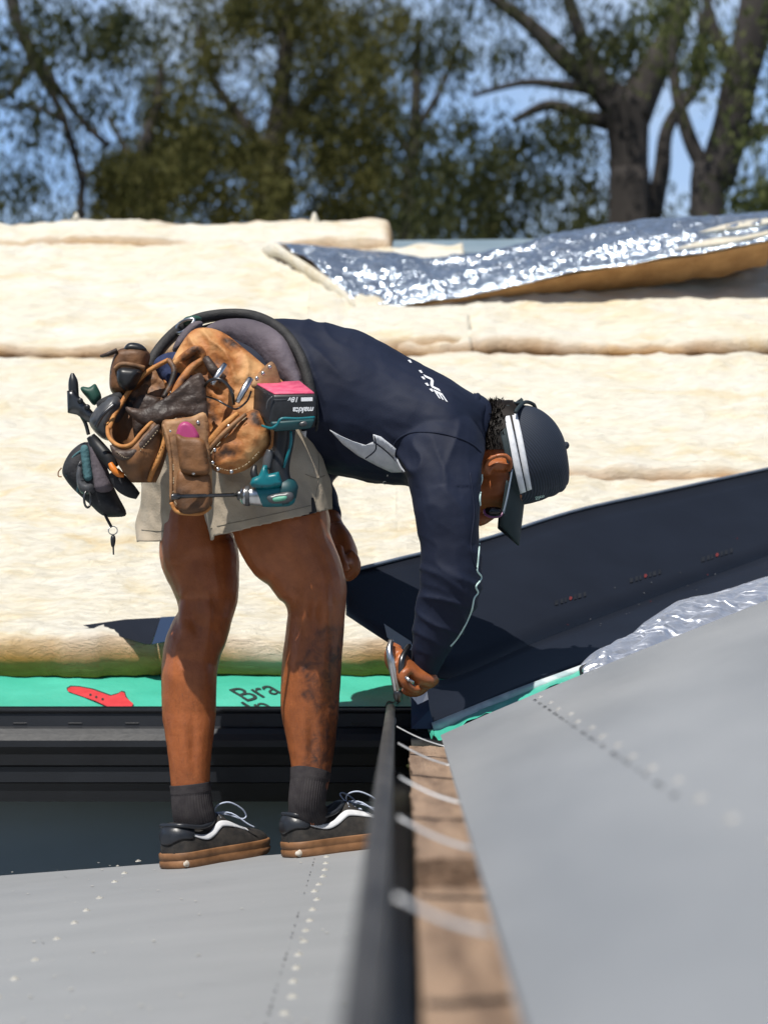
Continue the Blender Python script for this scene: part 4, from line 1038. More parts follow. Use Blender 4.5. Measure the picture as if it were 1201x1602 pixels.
# socks with ribs
def rib(a, t): return 1 + (.018*math.cos(a*44) if t > .22 else .03) + .02*math.sin(t*19)*(t > .5)
for name, st in (('sock', [(297.5,1226,4.88,31,28),(299,1240,4.88,31,28.5),(301,1262,4.88,32,30),(305,1282,4.885,33,30),(309,1298,4.90,31,25),(314,1320,4.91,26,20)]),
                 ('sock', [(486,1207,4.85,31.5,29.5),(484,1220,4.845,29.5,29),(481,1245,4.84,29,29),(480,1262,4.845,29,29),(483,1278,4.855,30,26),(489,1304,4.865,26,20)])):
    bm = bmesh.new(); add_tube(bm, T(st), 176, 9, mod=rib); obj(name, bm, M['sock'], man)

# shoes, made in their own axes (x to the toe, z up) and then stood on the sheet
def shoe(heel_px, yaw, sc):
    L, H = .278, .030
    org = on_deck(*heel_px); fx = Vector((math.cos(yaw), math.sin(yaw), 0)); fx.z = DS*fx.x; fx.normalize()
    up = (deck_n - fx*deck_n.dot(fx)).normalized(); fy = up.cross(fx)
    mw = Matrix(((fx.x, fy.x, up.x, org.x), (fx.y, fy.y, up.y, org.y), (fx.z, fy.z, up.z, org.z), (0, 0, 0, 1))) @ Matrix.Diagonal((sc, 1.20, 1.06, 1))
    half = lambda x: .0365*(max(0, 1-((x-.036)/.036)**2)**.5 if x < .036 else 1) if x < .10 else (.0365+.0115*math.sin(min(1, (x-.10)/.10)*math.pi/2) if x < .20 else .048*max(0, 1-((x-.20)/.079)**2.3)**.5)
    def outline(off):
        xs = [0.0, .004, .012, .024, .04, .07, .10, .13, .16, .19, .215, .235, .252, .265, .274, .278]
        a = [(x, half(x)+off) for x in xs]; b = [(x, -half(x)-off) for x in xs[::-1]]
        return a+b[1:-1]
    bm = bmesh.new(); ol = outline(.004)
    lv = []
    for z, k in ((0, .975), (.003, 1.0), (.013, 1.0), (.0145, .985), (.017, .985), (.0185, 1.0), (H-.002, 1.0), (H, .985)):
        cx = .139; lv.append([bm.verts.new((cx+(x-cx)*k*(1.016), y*k, z+ (.012*max(0, (x-.225)/.05)**2 if z < .012 else 0))) for x, y in ol])
    for a, b in zip(lv, lv[1:]):
        for i in range(len(ol)): bm.faces.new((a[i], a[(i+1) % len(ol)], b[(i+1) % len(ol)], b[i]))
    bm.faces.new(lv[0][::-1]); bm.faces.new(lv[-1]); bm.transform(mw)
    # upper
    top = [(0.002,.072),(.010,.084),(.022,.088),(.045,.080),(.07,.074),(.10,.080),(.125,.094),(.142,.093),(.16,.078),(.19,.064),(.22,.056),(.245,.051),(.262,.044),(.272,.036)]
    bu = bmesh.new(); rings = []
    for (x, tz) in catmull(top, 4):
        w = half(max(.003, x))+.0005; ring = []
        for k in range(17):
            a = math.pi*k/16; ca, sa = math.cos(a), math.sin(a)
            py_ = w*math.copysign(abs(ca)**.72, ca); pz = .020+(tz-.020)*abs(sa)**.62
            inw = 1-.22*max(0, (pz-.035)/.06)*(1 if x < .16 else .8)
            ring.append(bu.verts.new((x, py_*inw, pz)))
        rings.append(ring)
    for a, b in zip(rings, rings[1:]):
        for k in range(16): bu.faces.new((a[k], b[k], b[k+1], a[k+1]))
    bu.faces.new(rings[0]); bu.faces.new(rings[-1][::-1])
    bmesh.ops.recalc_face_normals(bu, faces=bu.faces[:])
    bu.verts.ensure_lookup_table(); tree_ = BVHTree.FromBMesh(bu)
    bu.transform(mw)
    upper = obj('shoe', bu, M['shoe'], man)
    obj('sole', bm, M['gum'], upper)
    def ray(x, z, side, off=.0012):
        h = tree_.ray_cast(Vector((x, side*.2, z)), Vector((0, -side, 0)))
        p = h[0] if h[0] is not None else Vector((x, side*half(max(.003, x)), z)); return Vector((p.x, p.y+side*off, p.z))
    def ribbon(name, line, m_, side, off=.0014, n=8):
        cs = catmull(line, n); b2 = bmesh.new(); R0 = []
        for i, (x, z, w) in enumerate(cs):
            a, c = cs[max(0, i-1)], cs[min(len(cs)-1, i+1)]; dx, dz = c[0]-a[0], c[1]-a[1]; q = math.hypot(dx, dz) or 1
            R0.append([b2.verts.new(ray(x-dz/q*w*k, z+dx/q*w*k, side, off)) for k in (-1, -.33, .33, 1)])
        for a, c in zip(R0, R0[1:]):
            for k in range(3): b2.faces.new((a[k], c[k], c[k+1], a[k+1]))
        b2.transform(mw); o = obj(name, b2, m_, upper); md = o.modifiers.new('t', 'SOLIDIFY'); md.thickness = .0012; md.offset = 0; return o
    for side in (-1, 1):
        ribbon('side_stripe', [(.034,.064,.0016),(.055,.057,.0035),(.078,.053,.005),(.098,.058,.0052),(.116,.069,.0055),(.128,.0735,.0055),(.150,.070,.005),(.175,.063,.004),(.196,.054,.003)], M['shoe_white'], side)
    # padded heel patch wrapped round the heel
    b3 = bmesh.new(); grid = []
    for k in range(41):
        q = -1+2*k/40; ang = math.pi - q*2.15; dr_ = Vector((math.cos(ang), math.sin(ang), 0)); col_ = []
        tz = .0805-.009*max(0, abs(q)-.45)/.55; bz = .050+.022*max(0, (abs(q)-.25)/.75)**1.5 - .004*math.cos(q*9)
        for r_ in range(9):
            z = bz+(tz-bz)*r_/8; h = tree_.ray_cast(Vector((.040, 0, z)), dr_)
            p = h[0] if h[0] is not None else Vector((.040, 0, z))+dr_*.03
            col_.append(b3.verts.new(p+dr_*(.0012+.0030*math.sin(math.pi*r_/8)**.7)))
        grid.append(col_)
    for a, c in zip(grid, grid[1:]):
        for r_ in range(8): b3.faces.new((a[r_], c[r_], c[r_+1], a[r_+1]))
    b3.transform(mw); o = obj('heel_patch', b3, M['shoe_leather'], upper); md = o.modifiers.new('t', 'SOLIDIFY'); md.thickness = .002; md.offset = 0
    # collar roll, laces and bow
    b4 = bmesh.new(); ringp = [(.010,0,.086),(.016,.024,.085),(.045,.031,.079),(.075,.030,.076),(.105,.026,.082),(.128,.014,.094),(.132,0,.096),(.128,-.014,.094),(.105,-.026,.082),(.075,-.030,.076),(.045,-.031,.079),(.016,-.024,.085)]
    add_tube(b4, [(Vector(p)-Vector((0,0,.003)), .0045, .0045) for p in catmull(ringp, 4, True)+[ringp[0]]], 8, 1, ref=Vector((0, 0, 1)), caps=False); b4.transform(mw)
    obj('ankle_collar', b4, M['shoe_leather'], upper)
    for i, x in enumerate((.138, .153, .168, .183)):
        b5 = bmesh.new(); hz = .089-.62*(x-.138)
        add_tube(b5, [(Vector((x-.004, -.024, hz-.006)), .0022, .0022), (Vector((x, -.010, hz+.004)), .0024, .0024), (Vector((x+.002, .010, hz+.004)), .0024, .0024), (Vector((x-.004, .024, hz-.006)), .0022, .0022)], 6, 4)
        b5.transform(mw); obj('lace', b5, M['lace'], upper)
    b6 = bmesh.new(); B = lambda *p: (Vector(p), .0015, .0015)
    add_tube(b6, [B(.142,0,.092), B(.138,-.016,.108), B(.155,-.030,.112), B(.182,-.036,.098), B(.196,-.036,.082), B(.186,-.034,.076), B(.164,-.022,.086), B(.146,-.004,.092)], 6, 5)
    add_tube(b6, [B(.142,0,.092), B(.140,.016,.106), B(.155,.030,.108), B(.178,.034,.094), B(.182,.030,.082), B(.160,.018,.086), B(.146,.004,.092)], 6, 5)
    add_tube(b6, [B(.146,-.004,.093), B(.160,-.030,.090), B(.186,-.046,.066), B(.200,-.050,.058)], 6, 4)
    b6.transform(mw); obj('lace_bow', b6, M['lace'], upper)
    # worn white heel mark on the sole
    b7 = bmesh.new(); 
    bmesh.ops.create_icosphere(b7, subdivisions=2, radius=1); bmesh.ops.transform(b7, matrix=Matrix.Translation((.0135, -.0325, .0085)) @ Matrix.Diagonal((.010, .0035, .0065, 1)), verts=b7.verts[:])
    for v in b7.verts: v.co += Vector((1, 1, 1))*.0016*noise.noise(v.co*300)
    b7.transform(mw); obj('heel_badge', b7, mat('chalky', (.42,.34,.26), (.62,.58,.52), 120, .9), upper)
    return upper
shoe((265, 1360), R(50), .98)
shoe((447, 1342), R(28), 1.04)

# hair: cap of nape hair with strands
bm = bmesh.new(); add_ball(bm, P(790,708,4.94), .098, .086, .110, 28, 18)
for v in bm.verts: v.co += v.normal*.004*noise.fractal(v.co*60, 1, 2, 3)
kill = [v for v in bm.verts if px_of(v.co)[1] > 712 + max(0, (v.co.y-4.94))*300 or px_of(v.co)[0] > 812]
bmesh.ops.delete(bm, geom=kill, context='VERTS')
hair = obj('hair', bm, M['hair'], man)
bm = bmesh.new(); rnd = random.Random(3)
for i in range(2600):
    th, ph = rnd.uniform(math.pi*.5, math.pi*1.25), rnd.uniform(-1.35, 1.35)
    n_ = Vector((math.cos(th)*math.cos(ph)*1.0, math.sin(ph)*-1, abs(math.sin(th))*math.cos(ph) if th < math.pi else -.25))
    n_ = Vector((rnd.uniform(-.9, .12), rnd.uniform(-1, .9), rnd.uniform(.02, 1))).normalized()
    p = P(790,708,4.94) + Vector((n_.x*.098, n_.y*.086, n_.z*.108))
    if px_of(p)[0] > 786 or (px_of(p)[1] > 706 and n_.y < .2): continue
    fl_ = Vector((rnd.uniform(-.5, .3), rnd.uniform(-.5, .2), rnd.uniform(-.6, .3)+.25*n_.z)); d = (n_*.30 + fl_ - n_*fl_.dot(n_)).normalized()
    if n_.z > .75 and px_of(p)[0] < 778: d = (n_+Vector((rnd.uniform(-.3, .3), 0, .4))).normalized()
    L = rnd.uniform(.007, .015); s_ = d.cross(Vector((rnd.random(), rnd.random(), rnd.random()))).normalized()*.0016
    a = bm.verts.new(p-n_*.003+s_); b = bm.verts.new(p-n_*.003-s_); m_ = bm.verts.new(p+d*L*.6+s_*.5+n_*.001); t_ = bm.verts.new(p+d*L); bm.faces.new((a, b, t_, m_))
o = obj('hair_strands', bm, M['hair'], hair); o['kind'] = 'stuff'

# cap: crown panels, stripes, back strap, button, brim
ax = Vector((.978, 0, .205)).normalized(); side_ = Vector((0, 1, 0)); vert = ax.cross(side_)   # vert: up in the picture
c0 = P(801, 714, 4.94); k_ = 4.94/F
def cap_ring(t, hv, hd, shift=0): return (c0 + ax*t*k_ + vert*shift*k_, hv*k_, hd*k_)
bm = bmesh.new()
add_tube(bm, [cap_ring(-14,76,66), cap_ring(0,77.5,67), cap_ring(20,77.5,66), cap_ring(42,72,60), cap_ring(60,60,50), cap_ring(74,42,37), cap_ring(82,22,22), cap_ring(85,5,6)], 40, 6, caps=False)
for v in bm.verts:
    q = v.co-c0; along = q.dot(ax)/k_; vz = q.dot(vert)/k_
    if vz < 0 and along > 20:
        f_ = 1 + .03*min(1, (along-20)/22) + .14*max(0, min(1, (along-42)/18)) + .30*max(0, min(1, (along-60)/14)) + .5*max(0, min(1, (along-74)/9))
        v.co += vert*(vz*(f_-1)*k_)
    a = math.atan2(q.dot(side_), q.dot(vert)); v.co += v.normal*(.0018*math.cos(a*6)*min(1, max(0, along)/60)) if v.normal.length > 0 else Vector()
kill = []
for f in bm.faces:
    q = f.calc_center_median()-c0; a = q.dot(side_)/k_; al = q.dot(ax)/k_; vz = q.dot(vert)/k_
    if vz > 0 and abs(a) < 34 and ((al-8)/24)**2+(a/34)**2 < 1: kill.append(f)       # opening above the strap
bmesh.ops.delete(bm, geom=kill, context='FACES')
cap = obj('cap', bm, M['cap'], man); md = cap.modifiers.new('t', 'SOLIDIFY'); md.thickness = .0022

bm = bmesh.new(); add_tube(bm, [cap_ring(-14.5,77.2,67), cap_ring(-10,78,68), cap_ring(-3,78.5,68.3)], 40, 2, caps=False)
o = obj('sweat_band', bm, M['cap_brim'], cap); md = o.modifiers.new('t', 'SOLIDIFY'); md.thickness = .003
cb = bvh_of(cap, o)
# strap over the opening and its hair gap
ptube('back_strap', [(790,640,4.90,4,9),(800,634,4.94,4,10),(815,632,4.96,4,10),(808,636,5.0,4,9)], M['cap_brim'], cap, 8, 4)
ptube('opening_edge', [(806,645,4.86,3),(812,636,4.89,3),(822,629,4.93,3),(834,633,4.97,3),(838,642,5.0,3)], M['cap_brim'], cap, 8, 5)
patch('stripe', [(788,648),(796,646),(804,682),(812,720),(822,768),(813,771),(803,728),(796,690)], cb, M['white_print'], cap, .0045, 5, fallback=4.86)
patch('stripe', [(800,647),(808,646),(816,682),(823,718),(831,764),(824,767),(815,724),(808,688)], cb, M['white_print'], cap, .0045, 5, fallback=4.86)
lettering('cap_print', 'Slm', (836, 777), (10, -2.2), (1.5, 7), cb, M['piping'], cap, .0018, 4.88, bold=.02)
bm = bmesh.new(); add_ball(bm, P(885,697,4.94), .007, .007, .008, 10, 8); obj('button', bm, M['cap'], cap)
# brim: a curved tongue hanging down from the front of the crown
bm = bmesh.new(); rows = []; NV, NU = 14, 20
fr_c = c0 - vert*76*k_
for j in range(NV+1):
    v = j/NV; row = []
    for i in range(NU+1):
        u = -1+2*i/NU
        wid = 63*k_*(1-.08*v-.20*v**4)
        reach = (63*(1-.55*u*u))*k_
        sag = (u*u)*34*k_
        p = fr_c + vert*(k_*8*(1-v)) + side_*(u*wid) - ax*(sag*.75 - 6*k_) + vert*(-reach*v + u*u*30*k_*(1-v)) - ax*(24*k_*v)
        row.append(bm.verts.new(p))
    rows.append(row)
for a, b in zip(rows, rows[1:]):
    for i in range(NU): bm.faces.new((a[i], a[i+1], b[i+1], b[i]))
o = obj('brim', bm, M['cap_brim'], cap); md = o.modifiers.new('t', 'SOLIDIFY'); md.thickness = .003

# sunglasses
gl = puff('sunglasses', [(757,797),(765,793),(780,794),(787,800),(782,808),(768,809),(758,805)], 4.875, .006, M['lens'], man, step=4)
ptube('rim', [(757,797,4.87,1.6),(758,804,4.866,1.8),(768,809,4.862,1.8),(781,808,4.862,1.6),(787,801,4.866,1.5)], M['purple'], gl, 8, 4)
ptube('temple', [(787,803,4.862,1.5),(793,778,4.852,1.4),(798,752,4.85,1.4),(801,734,4.848,1.4)], M['sheet_back'], gl, 8, 4)
ptube('finger_ring', [(634,1059,4.708,3),(640,1064,4.700,3),(646,1068,4.708,3)], M['steel'], man, 8, 3)

# ------------------------------------------------------------------ tool belt
tbt = thing('tool_belt', P(380, 560, 4.8), 'worn leather tool belt with tan and brown pouches round the worker\'s hips', 'tool belt')
belt_pts = [(232,612,4.80),(238,568,4.80),(262,532,4.83),(300,503,4.88),(345,492,4.90),(395,494,4.89),(440,516,4.82),(468,553,4.775),(483,598,4.755),(488,640,4.75),(486,662,4.76)]
ptube('belt_strap', [(x, y+1, Y-.01, 8.5, 16) for x, y, Y in belt_pts], M['belt'], tbt, 12, 6, power=.6)
ptube('belt_strap', [(x+9, y+11, Y-.012, 2.2, 6) for x, y, Y in belt_pts[3:]], M['belt'], tbt, 8, 6)
puff('back_pad', [(318,520),(345,501),(398,501),(442,526),(467,574),(481,622),(478,655),(452,620),(425,588),(385,556),(345,538)], lambda x, y: 4.85-.0008*max(0, x-350), .035, M['belt_pad'], tbt, step=5, amp=.004, freq=30, back=2)
puff('denim_lining', [(240,572),(262,552),(300,555),(335,572),(345,600),(330,650),(300,640),(265,610)], 4.74, .02, M['denim'], tbt, step=6, amp=.012, freq=40)
def gather(x, y):
    d = math.hypot(x-385, y-660); a = math.atan2(y-660, x-385)
    k = max(0, min(1, (d-45)/50))*max(0, min(1, (425-x)/60))
    return .013*k*((1-abs(math.sin(a*13+.02*d+1.6*noise.noise(Vector((x*.02, y*.02, 1))))))**1.5-.4) + .004*noise.noise(Vector((x*.05, y*.05, 4)))
puff('leather_apron', [(268,570),(280,545),(300,518),(325,513),(352,522),(382,545),(414,572),(446,600),(462,628),(445,665),(430,695),(410,715),(380,735),(345,730),(325,700),(318,650),(322,615),(300,590),(280,588)],
     lambda x, y: 4.735-.00012*(y-520), .038, M['leather'], tbt, step=3.2, rnd=45, disp=gather, amp=.0025, freq=60)
ptube('apron_roll', [(272,572,4.70,6),(292,556,4.69,7),(310,545,4.685,6),(318,560,4.69,5),(300,575,4.69,6),(282,600,4.68,7),(270,625,4.68,7)], M['leather'], tbt, 10, 5)
# open nail pouch on the left
mouth = [(169,668,4.66),(172,686,4.63),(188,698,4.61),(206,695,4.60),(221,678,4.61),(238,661,4.62),(256,652,4.645),(263,622,4.71),(257,590,4.735),(238,574,4.745),(212,596,4.74),(192,626,4.73),(177,650,4.70)]
mouth = catmull(mouth, 5, True)
bm = bmesh.new(); rings = []
for s_ in (0, .12, .28, .45, .62, .78, .9, 1.0):
    kx = 1-.60*s_**2.6; ring = []
    for (x, y, Y) in mouth:
        yy = y + (755-y)*s_; xx = 219+(x-215)*kx + 6*s_; Yy = 4.67+(Y-4.67)*(1-.55*s_**2)-.012*math.sin(math.pi*s_)
        p = P(xx, yy, Yy); p += Vector((0, 1, 0))*.004*noise.noise(p*40); ring.append(bm.verts.new(p))
    rings.append(ring)
for a, b in zip(rings, rings[1:]):
    for i in range(len(mouth)): bm.faces.new((a[i], a[(i+1) % len(mouth)], b[(i+1) % len(mouth)], b[i]))
bm.faces.new(rings[-1])
np_ = obj('nail_pouch', bm, M['leather_brown'], tbt); md = np_.modifiers.new('t', 'SOLIDIFY'); md.thickness = .0035
bm = bmesh.new(); rim = [(P(*p), .0042, .0042) for p in mouth]; add_tube(bm, rim+[rim[0]], 8, 1, caps=False); obj('rim', bm, M['leather_edge'], np_)
puff('divider', [(207,640),(222,618),(250,625),(256,650),(240,660),(222,678),(212,690)], 4.705, .006, M['leather_dark'], np_, step=5, amp=.004, rnd=6)
ptube('welt', [(258,656,4.63,4),(257,690,4.62,4),(250,715,4.62,4.5),(240,735,4.625,4.5),(234,752,4.64,4)], M['leather_edge'], np_, 8, 4)
puff('stitched_band', [(173,696),(190,704),(208,702),(224,686),(246,664),(250,674),(228,700),(210,716),(190,720),(178,712)], lambda x, y: 4.602+.0002*abs(x-205), .004, M['leather_dark'], np_, step=4, amp=.003)
# black hammered flap
puff('dark_flap', [(197,637),(222,640),(245,630),(265,618),(285,602),(302,588),(317,586),(323,620),(326,655),(318,666),(302,656),(280,652),(258,664),(240,668),(222,664),(206,652)] or [(228,640),(260,620),(300,588),(318,586),(324,620),(327,655),(320,668),(300,650),(278,655),(256,664),(240,668)], 4.628, .008, M['leather_dark'], tbt, step=4.5, amp=.006, freq=45, rnd=9)
inner = [(186,648),(194,628),(210,602),(236,578),(262,563),(272,578),(264,610),(246,632),(222,646),(204,660)]
fl_in = puff('pouch_back', inner, lambda x, y: 4.725+.0002*(660-y), .002, M['leather_burnt'], tbt, step=4.5, amp=.007, freq=45, rnd=6)
ptube('rim', [(171,672,4.655,4),(178,652,4.672,4),(190,632,4.69,4),(208,604,4.70,4),(234,580,4.705,4),(264,563,4.70,3.6)], M['leather_edge'], fl_in, 8, 5)
ptube('rim', [(264,563,4.70,4.5),(273,578,4.69,5),(268,600,4.68,4.5),(256,622,4.665,4)], M['leather_burnt'], fl_in, 8, 5)
# tall knife holder in the middle
kh = puff('knife_holder', [(253,664),(272,656),(300,652),(322,647),(330,690),(332,760),(331,793),(314,803),(275,800),(267,785),(266,725)], 4.615, .012, M['leather_tan'], tbt, step=5, rnd=8, amp=.003, freq=40)
puff('front_pocket', [(276,680),(290,684),(318,688),(325,715),(327,741),(303,743),(284,737),(279,710)], 4.592, .012, M['leather_brown'], kh, step=4, rnd=8, amp=.003)
puff('lower_pocket', [(279,738),(303,745),(328,743),(330,786),(316,801),(280,799)], 4.60, .009, M['leather_brown'], kh, step=4, rnd=7, amp=.003)
ptube('welt', [(268,786,4.60,3),(276,800,4.60,3),(296,804,4.60,3),(316,803,4.60,3),(330,793,4.605,3)], M['leather_edge'], kh, 8, 4)
ptube('welt', [(256,664,4.605,3),(264,690,4.60,3),(268,730,4.60,3),(268,786,4.60,3)], M['leather_tan'], kh, 8, 4)
# wide tan pouch on the right
wp = puff('wide_pouch', [(318,712),(340,684),(366,660),(400,640),(418,655),(424,690),(414,708),(390,732),(362,742),(338,738),(324,726)], 4.645, .036, M['leather'], tbt, step=4, rnd=22, amp=.004, freq=35)
ptube('welt', [(313,703,4.625,6,4),(328,692,4.61,6,4),(350,666,4.605,5.5,4),(372,647,4.615,4,4)], M['leather_edge'], wp, 10, 5)
ptube('welt', [(322,716,4.625,3.5),(330,700,4.61,3.5),(356,672,4.60,3.5),(385,648,4.61,3)], M['leather_tan'], wp, 8, 5)
plate = puff('rivet_plate', [(393,600),(410,578),(426,566),(437,588),(437,606),(402,609)], 4.655, .004, M['leather_tan'], tbt, step=5)
riv = bmesh.new(); add_ball(riv, Vector(), .0040, .0022, .0040, 10, 6); rme = bpy.data.meshes.new('rivet'); riv.to_mesh(rme); riv.free(); rme.materials.append(M['steel'])
rme.polygons.foreach_set('use_smooth', [True]*len(rme.polygons))
for (x, y, Y, par) in ((402,592,4.649,tbt),(411.5,584,4.649,tbt),(422,574,4.649,tbt),(336,704,4.607,tbt),(333,724,4.613,tbt),(341,734,4.608,tbt),(362,738,4.61,tbt),(358,667,4.60,tbt),(310,661,4.60,tbt),(267,675,4.602,tbt),(303,740,4.584,tbt)):
    o = bpy.data.objects.new('rivet', rme); COL.objects.link(o); set_parent(o, par); o.location = P(x, y, Y)
def stitches(pts, Y, par, n=26):
    cs = catmull(pts, 12); bm = bmesh.new(); L = len(cs)-1
    for i in range(n):
        a, b = cs[int(i*L/n)], cs[int((i+.55)*L/n)]
        if a == b: continue
        add_tube(bm, [(P(a[0], a[1], Y(*a) if callable(Y) else Y), .0009, .0009), (P(b[0], b[1], Y(*b) if callable(Y) else Y), .0009, .0009)], 5, 1)
    if bm.verts: 
        o = obj('stitching', bm, M['thread'], par); o['kind'] = 'stuff'
    else: bm.free()
stitches([(257,675),(268,700),(272,740),(272,780),(284,797)], 4.600, kh, 40)
stitches([(318,664),(325,700),(328,745),(327,786)], 4.600, kh, 36)
stitches([(330,725),(345,733),(362,736),(385,727),(406,706)], 4.612, wp, 30)
stitches([(322,722),(336,702),(360,676),(386,652)], 4.602, wp, 30)
stitches([(182,706),(196,716),(212,712),(228,696),(248,672)], 4.598, np_, 24)
# hammer loop
hl = ptube('hammer_loop', [(322,622,4.66,2.6),(321,606,4.63,2.6),(328,596,4.61,2.6),(342,593,4.60,2.6),(356,602,4.60,2.6),(364,618,4.605,2.6),(366,632,4.63,2.6)], M['dark_steel'], tbt, 10, 6)
ptube('wire', [(322,620,4.65,1.6),(340,626,4.615,1.6),(356,635,4.61,1.6),(370,640,4.62,1.6),(386,628,4.63,1.6),(393,612,4.64,1.6)], M['dark_steel'], hl, 8, 5)
ptube('clip', [(352,570,4.66,4.5,3),(344,582,4.645,5,3),(332,602,4.64,4,3)], M['steel'], hl, 8, 4)
ptube('clip', [(392,592,4.64,5,3),(384,606,4.625,5.4,3),(371,630,4.62,4,3)], M['steel'], hl, 8, 4)
ptube('strap_end', [(349,594,4.68,8,5),(335,580,4.67,8,5),(322,560,4.68,6,5)], M['leather_dark'], tbt, 10, 4)
# buckle at the back
puff('buckle_tab', [(270,548),(283,522),(303,504),(318,506),(303,530),(284,550)], 4.80, .02, M['bag_grey'], tbt, step=5, amp=.004)
puff('buckle', [(286,503),(292,496),(308,494),(316,499),(308,505),(292,509)], 4.83, .012, M['green_grip'], tbt, step=4)
ptube('buckle_ring', [(275,520,4.82,2.4),(279,508,4.82,2.4),(292,500,4.81,2.4),(304,500,4.805,2.6),(296,512,4.80,2.6),(284,520,4.80,2.6),(275,521,4.82,2.4)], M['steel'], tbt, 8, 4)
# phone holster at the back
ho = puff('holster', [(174,612),(172,588),(176,566),(183,550),(198,544),(224,545),(235,556),(230,580),(226,600),(208,616),(190,622)], 4.74, .035, M['leather_brown'], tbt, step=5, rnd=14, amp=.003)
ptube('tongue', [(160,557,4.72,2.5,5),(170,554,4.71,3.4,6),(184,548,4.71,4,7)], M['leather_dark'], ho, 8, 4)
ptube('band', [(181,577,4.70,4,4),(190,570,4.69,4,4),(206,571,4.688,4,4),(226,576,4.70,4,4)], M['leather_tan'], ho, 8, 4)

# things carried in the belt
ph = puff('radio', [(183,585),(187,576),(205,575),(223,582),(212,606),(200,613),(186,602)], 4.70, .03, M['black_plastic'], None, step=5, rnd=12)
tag(ph, 'black radio squeezed in the brown leather holster at the back of the belt', 'radio')
puff('cap_end', [(194,547),(202,537),(219,538),(230,547),(224,553),(200,553)], 4.73, .02, M['black_plastic'], ph, step=4)
mk = puff('marker', [(279,692),(277,674),(283,662),(294,660),(306,670),(312,690)], 4.602, .010, M['magenta'], None, step=3.5, rnd=5, smooth=2)
tag(mk, 'pink marker tip sticking out of the tall tan knife holder', 'marker')
sn = thing('pliers', P(125, 640, 4.72), 'pliers with black and green grips standing at the far left of the belt', 'pliers')
ptube('grip', [(114,584,4.72,2.4),(114,588,4.72,4.4),(115,598,4.72,7.6),(116,618,4.72,8),(118,632,4.72,7.5)], M['black_plastic'], sn, 14, 4)
puff('grip', [(127,610),(130,605),(140,606),(148,601),(152,604),(159,622),(148,634),(138,624)], 4.73, .012, M['green_grip'], sn, step=4)
puff('frame', [(106,612),(116,611),(149,648),(150,664),(136,660),(121,649),(107,646)], 4.715, .006, M['dark_steel'], sn, step=4, smooth=0, edge=.012)
for (x, y) in ((126,627),(137,637)): 
    bm = bmesh.new(); add_ball(bm, P(x, y, 4.703), .006, .005, .006, 12, 8); obj('bolt', bm, M['black_plastic'], sn)
ptube('jaw', [(126,648,4.72,3),(134,662,4.72,3),(139,680,4.72,3)], M['dark_steel'], sn, 8, 3)
hs = puff('tape_holster', [(140,662),(150,640),(168,624),(186,618),(198,638),(178,684),(160,686)], 4.72, .055, M['grey_plastic'], None, step=5, rnd=26)
tag(hs, 'shiny grey black plastic tool sheath between pliers and brown pouch', 'sheath')
ptube('rib', [(150,668,4.655,3,2),(162,648,4.650,3,2),(180,632,4.655,3,2)], M['dark_steel'], hs, 8, 4)
puff('flap', [(152,630),(172,618),(190,614),(198,628),(178,632),(160,645)], 4.715, .02, M['bag'], hs, step=5)
kn = thing('folding_saw', P(180, 730, 4.70), 'long black handled saw with orange stripe hanging beside the brown pouch', 'saw')
ptube('handle', [(142,682,4.70,7,8),(150,694,4.70,10,9),(168,716,4.69,11,9),(180,732,4.69,9,8)], M['black_plastic'], kn, 12, 4)
ptube('stripe', [(173,725,4.675,4),(178,734,4.672,5.4),(186,741,4.672,5.4),(194,743,4.675,4)], M['orange'], kn, 10, 4)
ptube('sheath', [(178,738,4.70,10,7),(190,756,4.70,13,7),(204,768,4.70,11,7),(216,776,4.70,6,6)], M['bag'], kn, 12, 4)
bg = puff('tool_bag', [(98,738),(102,722),(114,704),(133,692),(150,700),(168,740),(184,774),(198,804),(180,809),(160,806),(140,788),(116,766),(103,750)], 4.76, .05, M['bag'], None, step=5, rnd=30, amp=.005, freq=35)
tag(bg, 'small black and grey zip bag with teal trim swinging left of the shorts', 'bag')
puff('grey_panel', [(138,687),(147,690),(160,716),(172,742),(176,766),(152,770),(146,750),(141,715)], 4.715, .02, M['bag_grey'], bg, step=5, rnd=10, amp=.003)
puff('teal_strap', [(127,700),(138,699),(143,730),(145,749),(133,751),(129,725)], 4.708, .006, M['bag_teal'], bg, step=4)
puff('pocket', [(122,728),(130,720),(134,752),(146,756),(150,770),(128,772),(120,752)], 4.715, .02, M['grey_plastic'], bg, step=5)
ptube('teal_trim', [(105,745,4.73,1.8),(107,728,4.722,1.8),(117,713,4.715,1.8),(128,705,4.712,1.8)], M['bag_teal'], bg, 8, 4)
ptube('teal_trim', [(122,770,4.72,1.8),(123,758,4.712,1.8),(128,748,4.708,1.8)], M['bag_teal'], bg, 8, 4)
ptube('loop', [(97,732,4.75,1),(92,738,4.75,1),(92,745,4.75,1),(97,746,4.75,1)], M['leather_tan'], bg, 6, 4)
def ring_tube(name, cx_, cy_, rx, ry, Y, r, m_, par):
    bm = bmesh.new(); pts = [(P(cx_+rx*math.cos(2*math.pi*k/24), cy_+ry*math.sin(2*math.pi*k/24), Y+.006*math.cos(2*math.pi*k/24)), r*Y/F, r*Y/F) for k in range(25)]
    add_tube(bm, pts, 8, 1, caps=False); return obj(name, bm, m_, par)
ring_tube('ring', 137.5, 781, 5.5, 13, 4.70, 1.9, M['dark_steel'], bg)
ky = thing('key_ring', P(177, 832, 4.74), 'single key on a thin ring dangling from the small zip bag', 'key')
ptube('cord', [(164,804,4.74,2),(168,812,4.74,2.4),(175,825,4.74,2.2)], M['bag'], ky, 8, 3)
ring_tube('ring', 177, 830, 7, 6.5, 4.74, .8, M['steel'], ky)
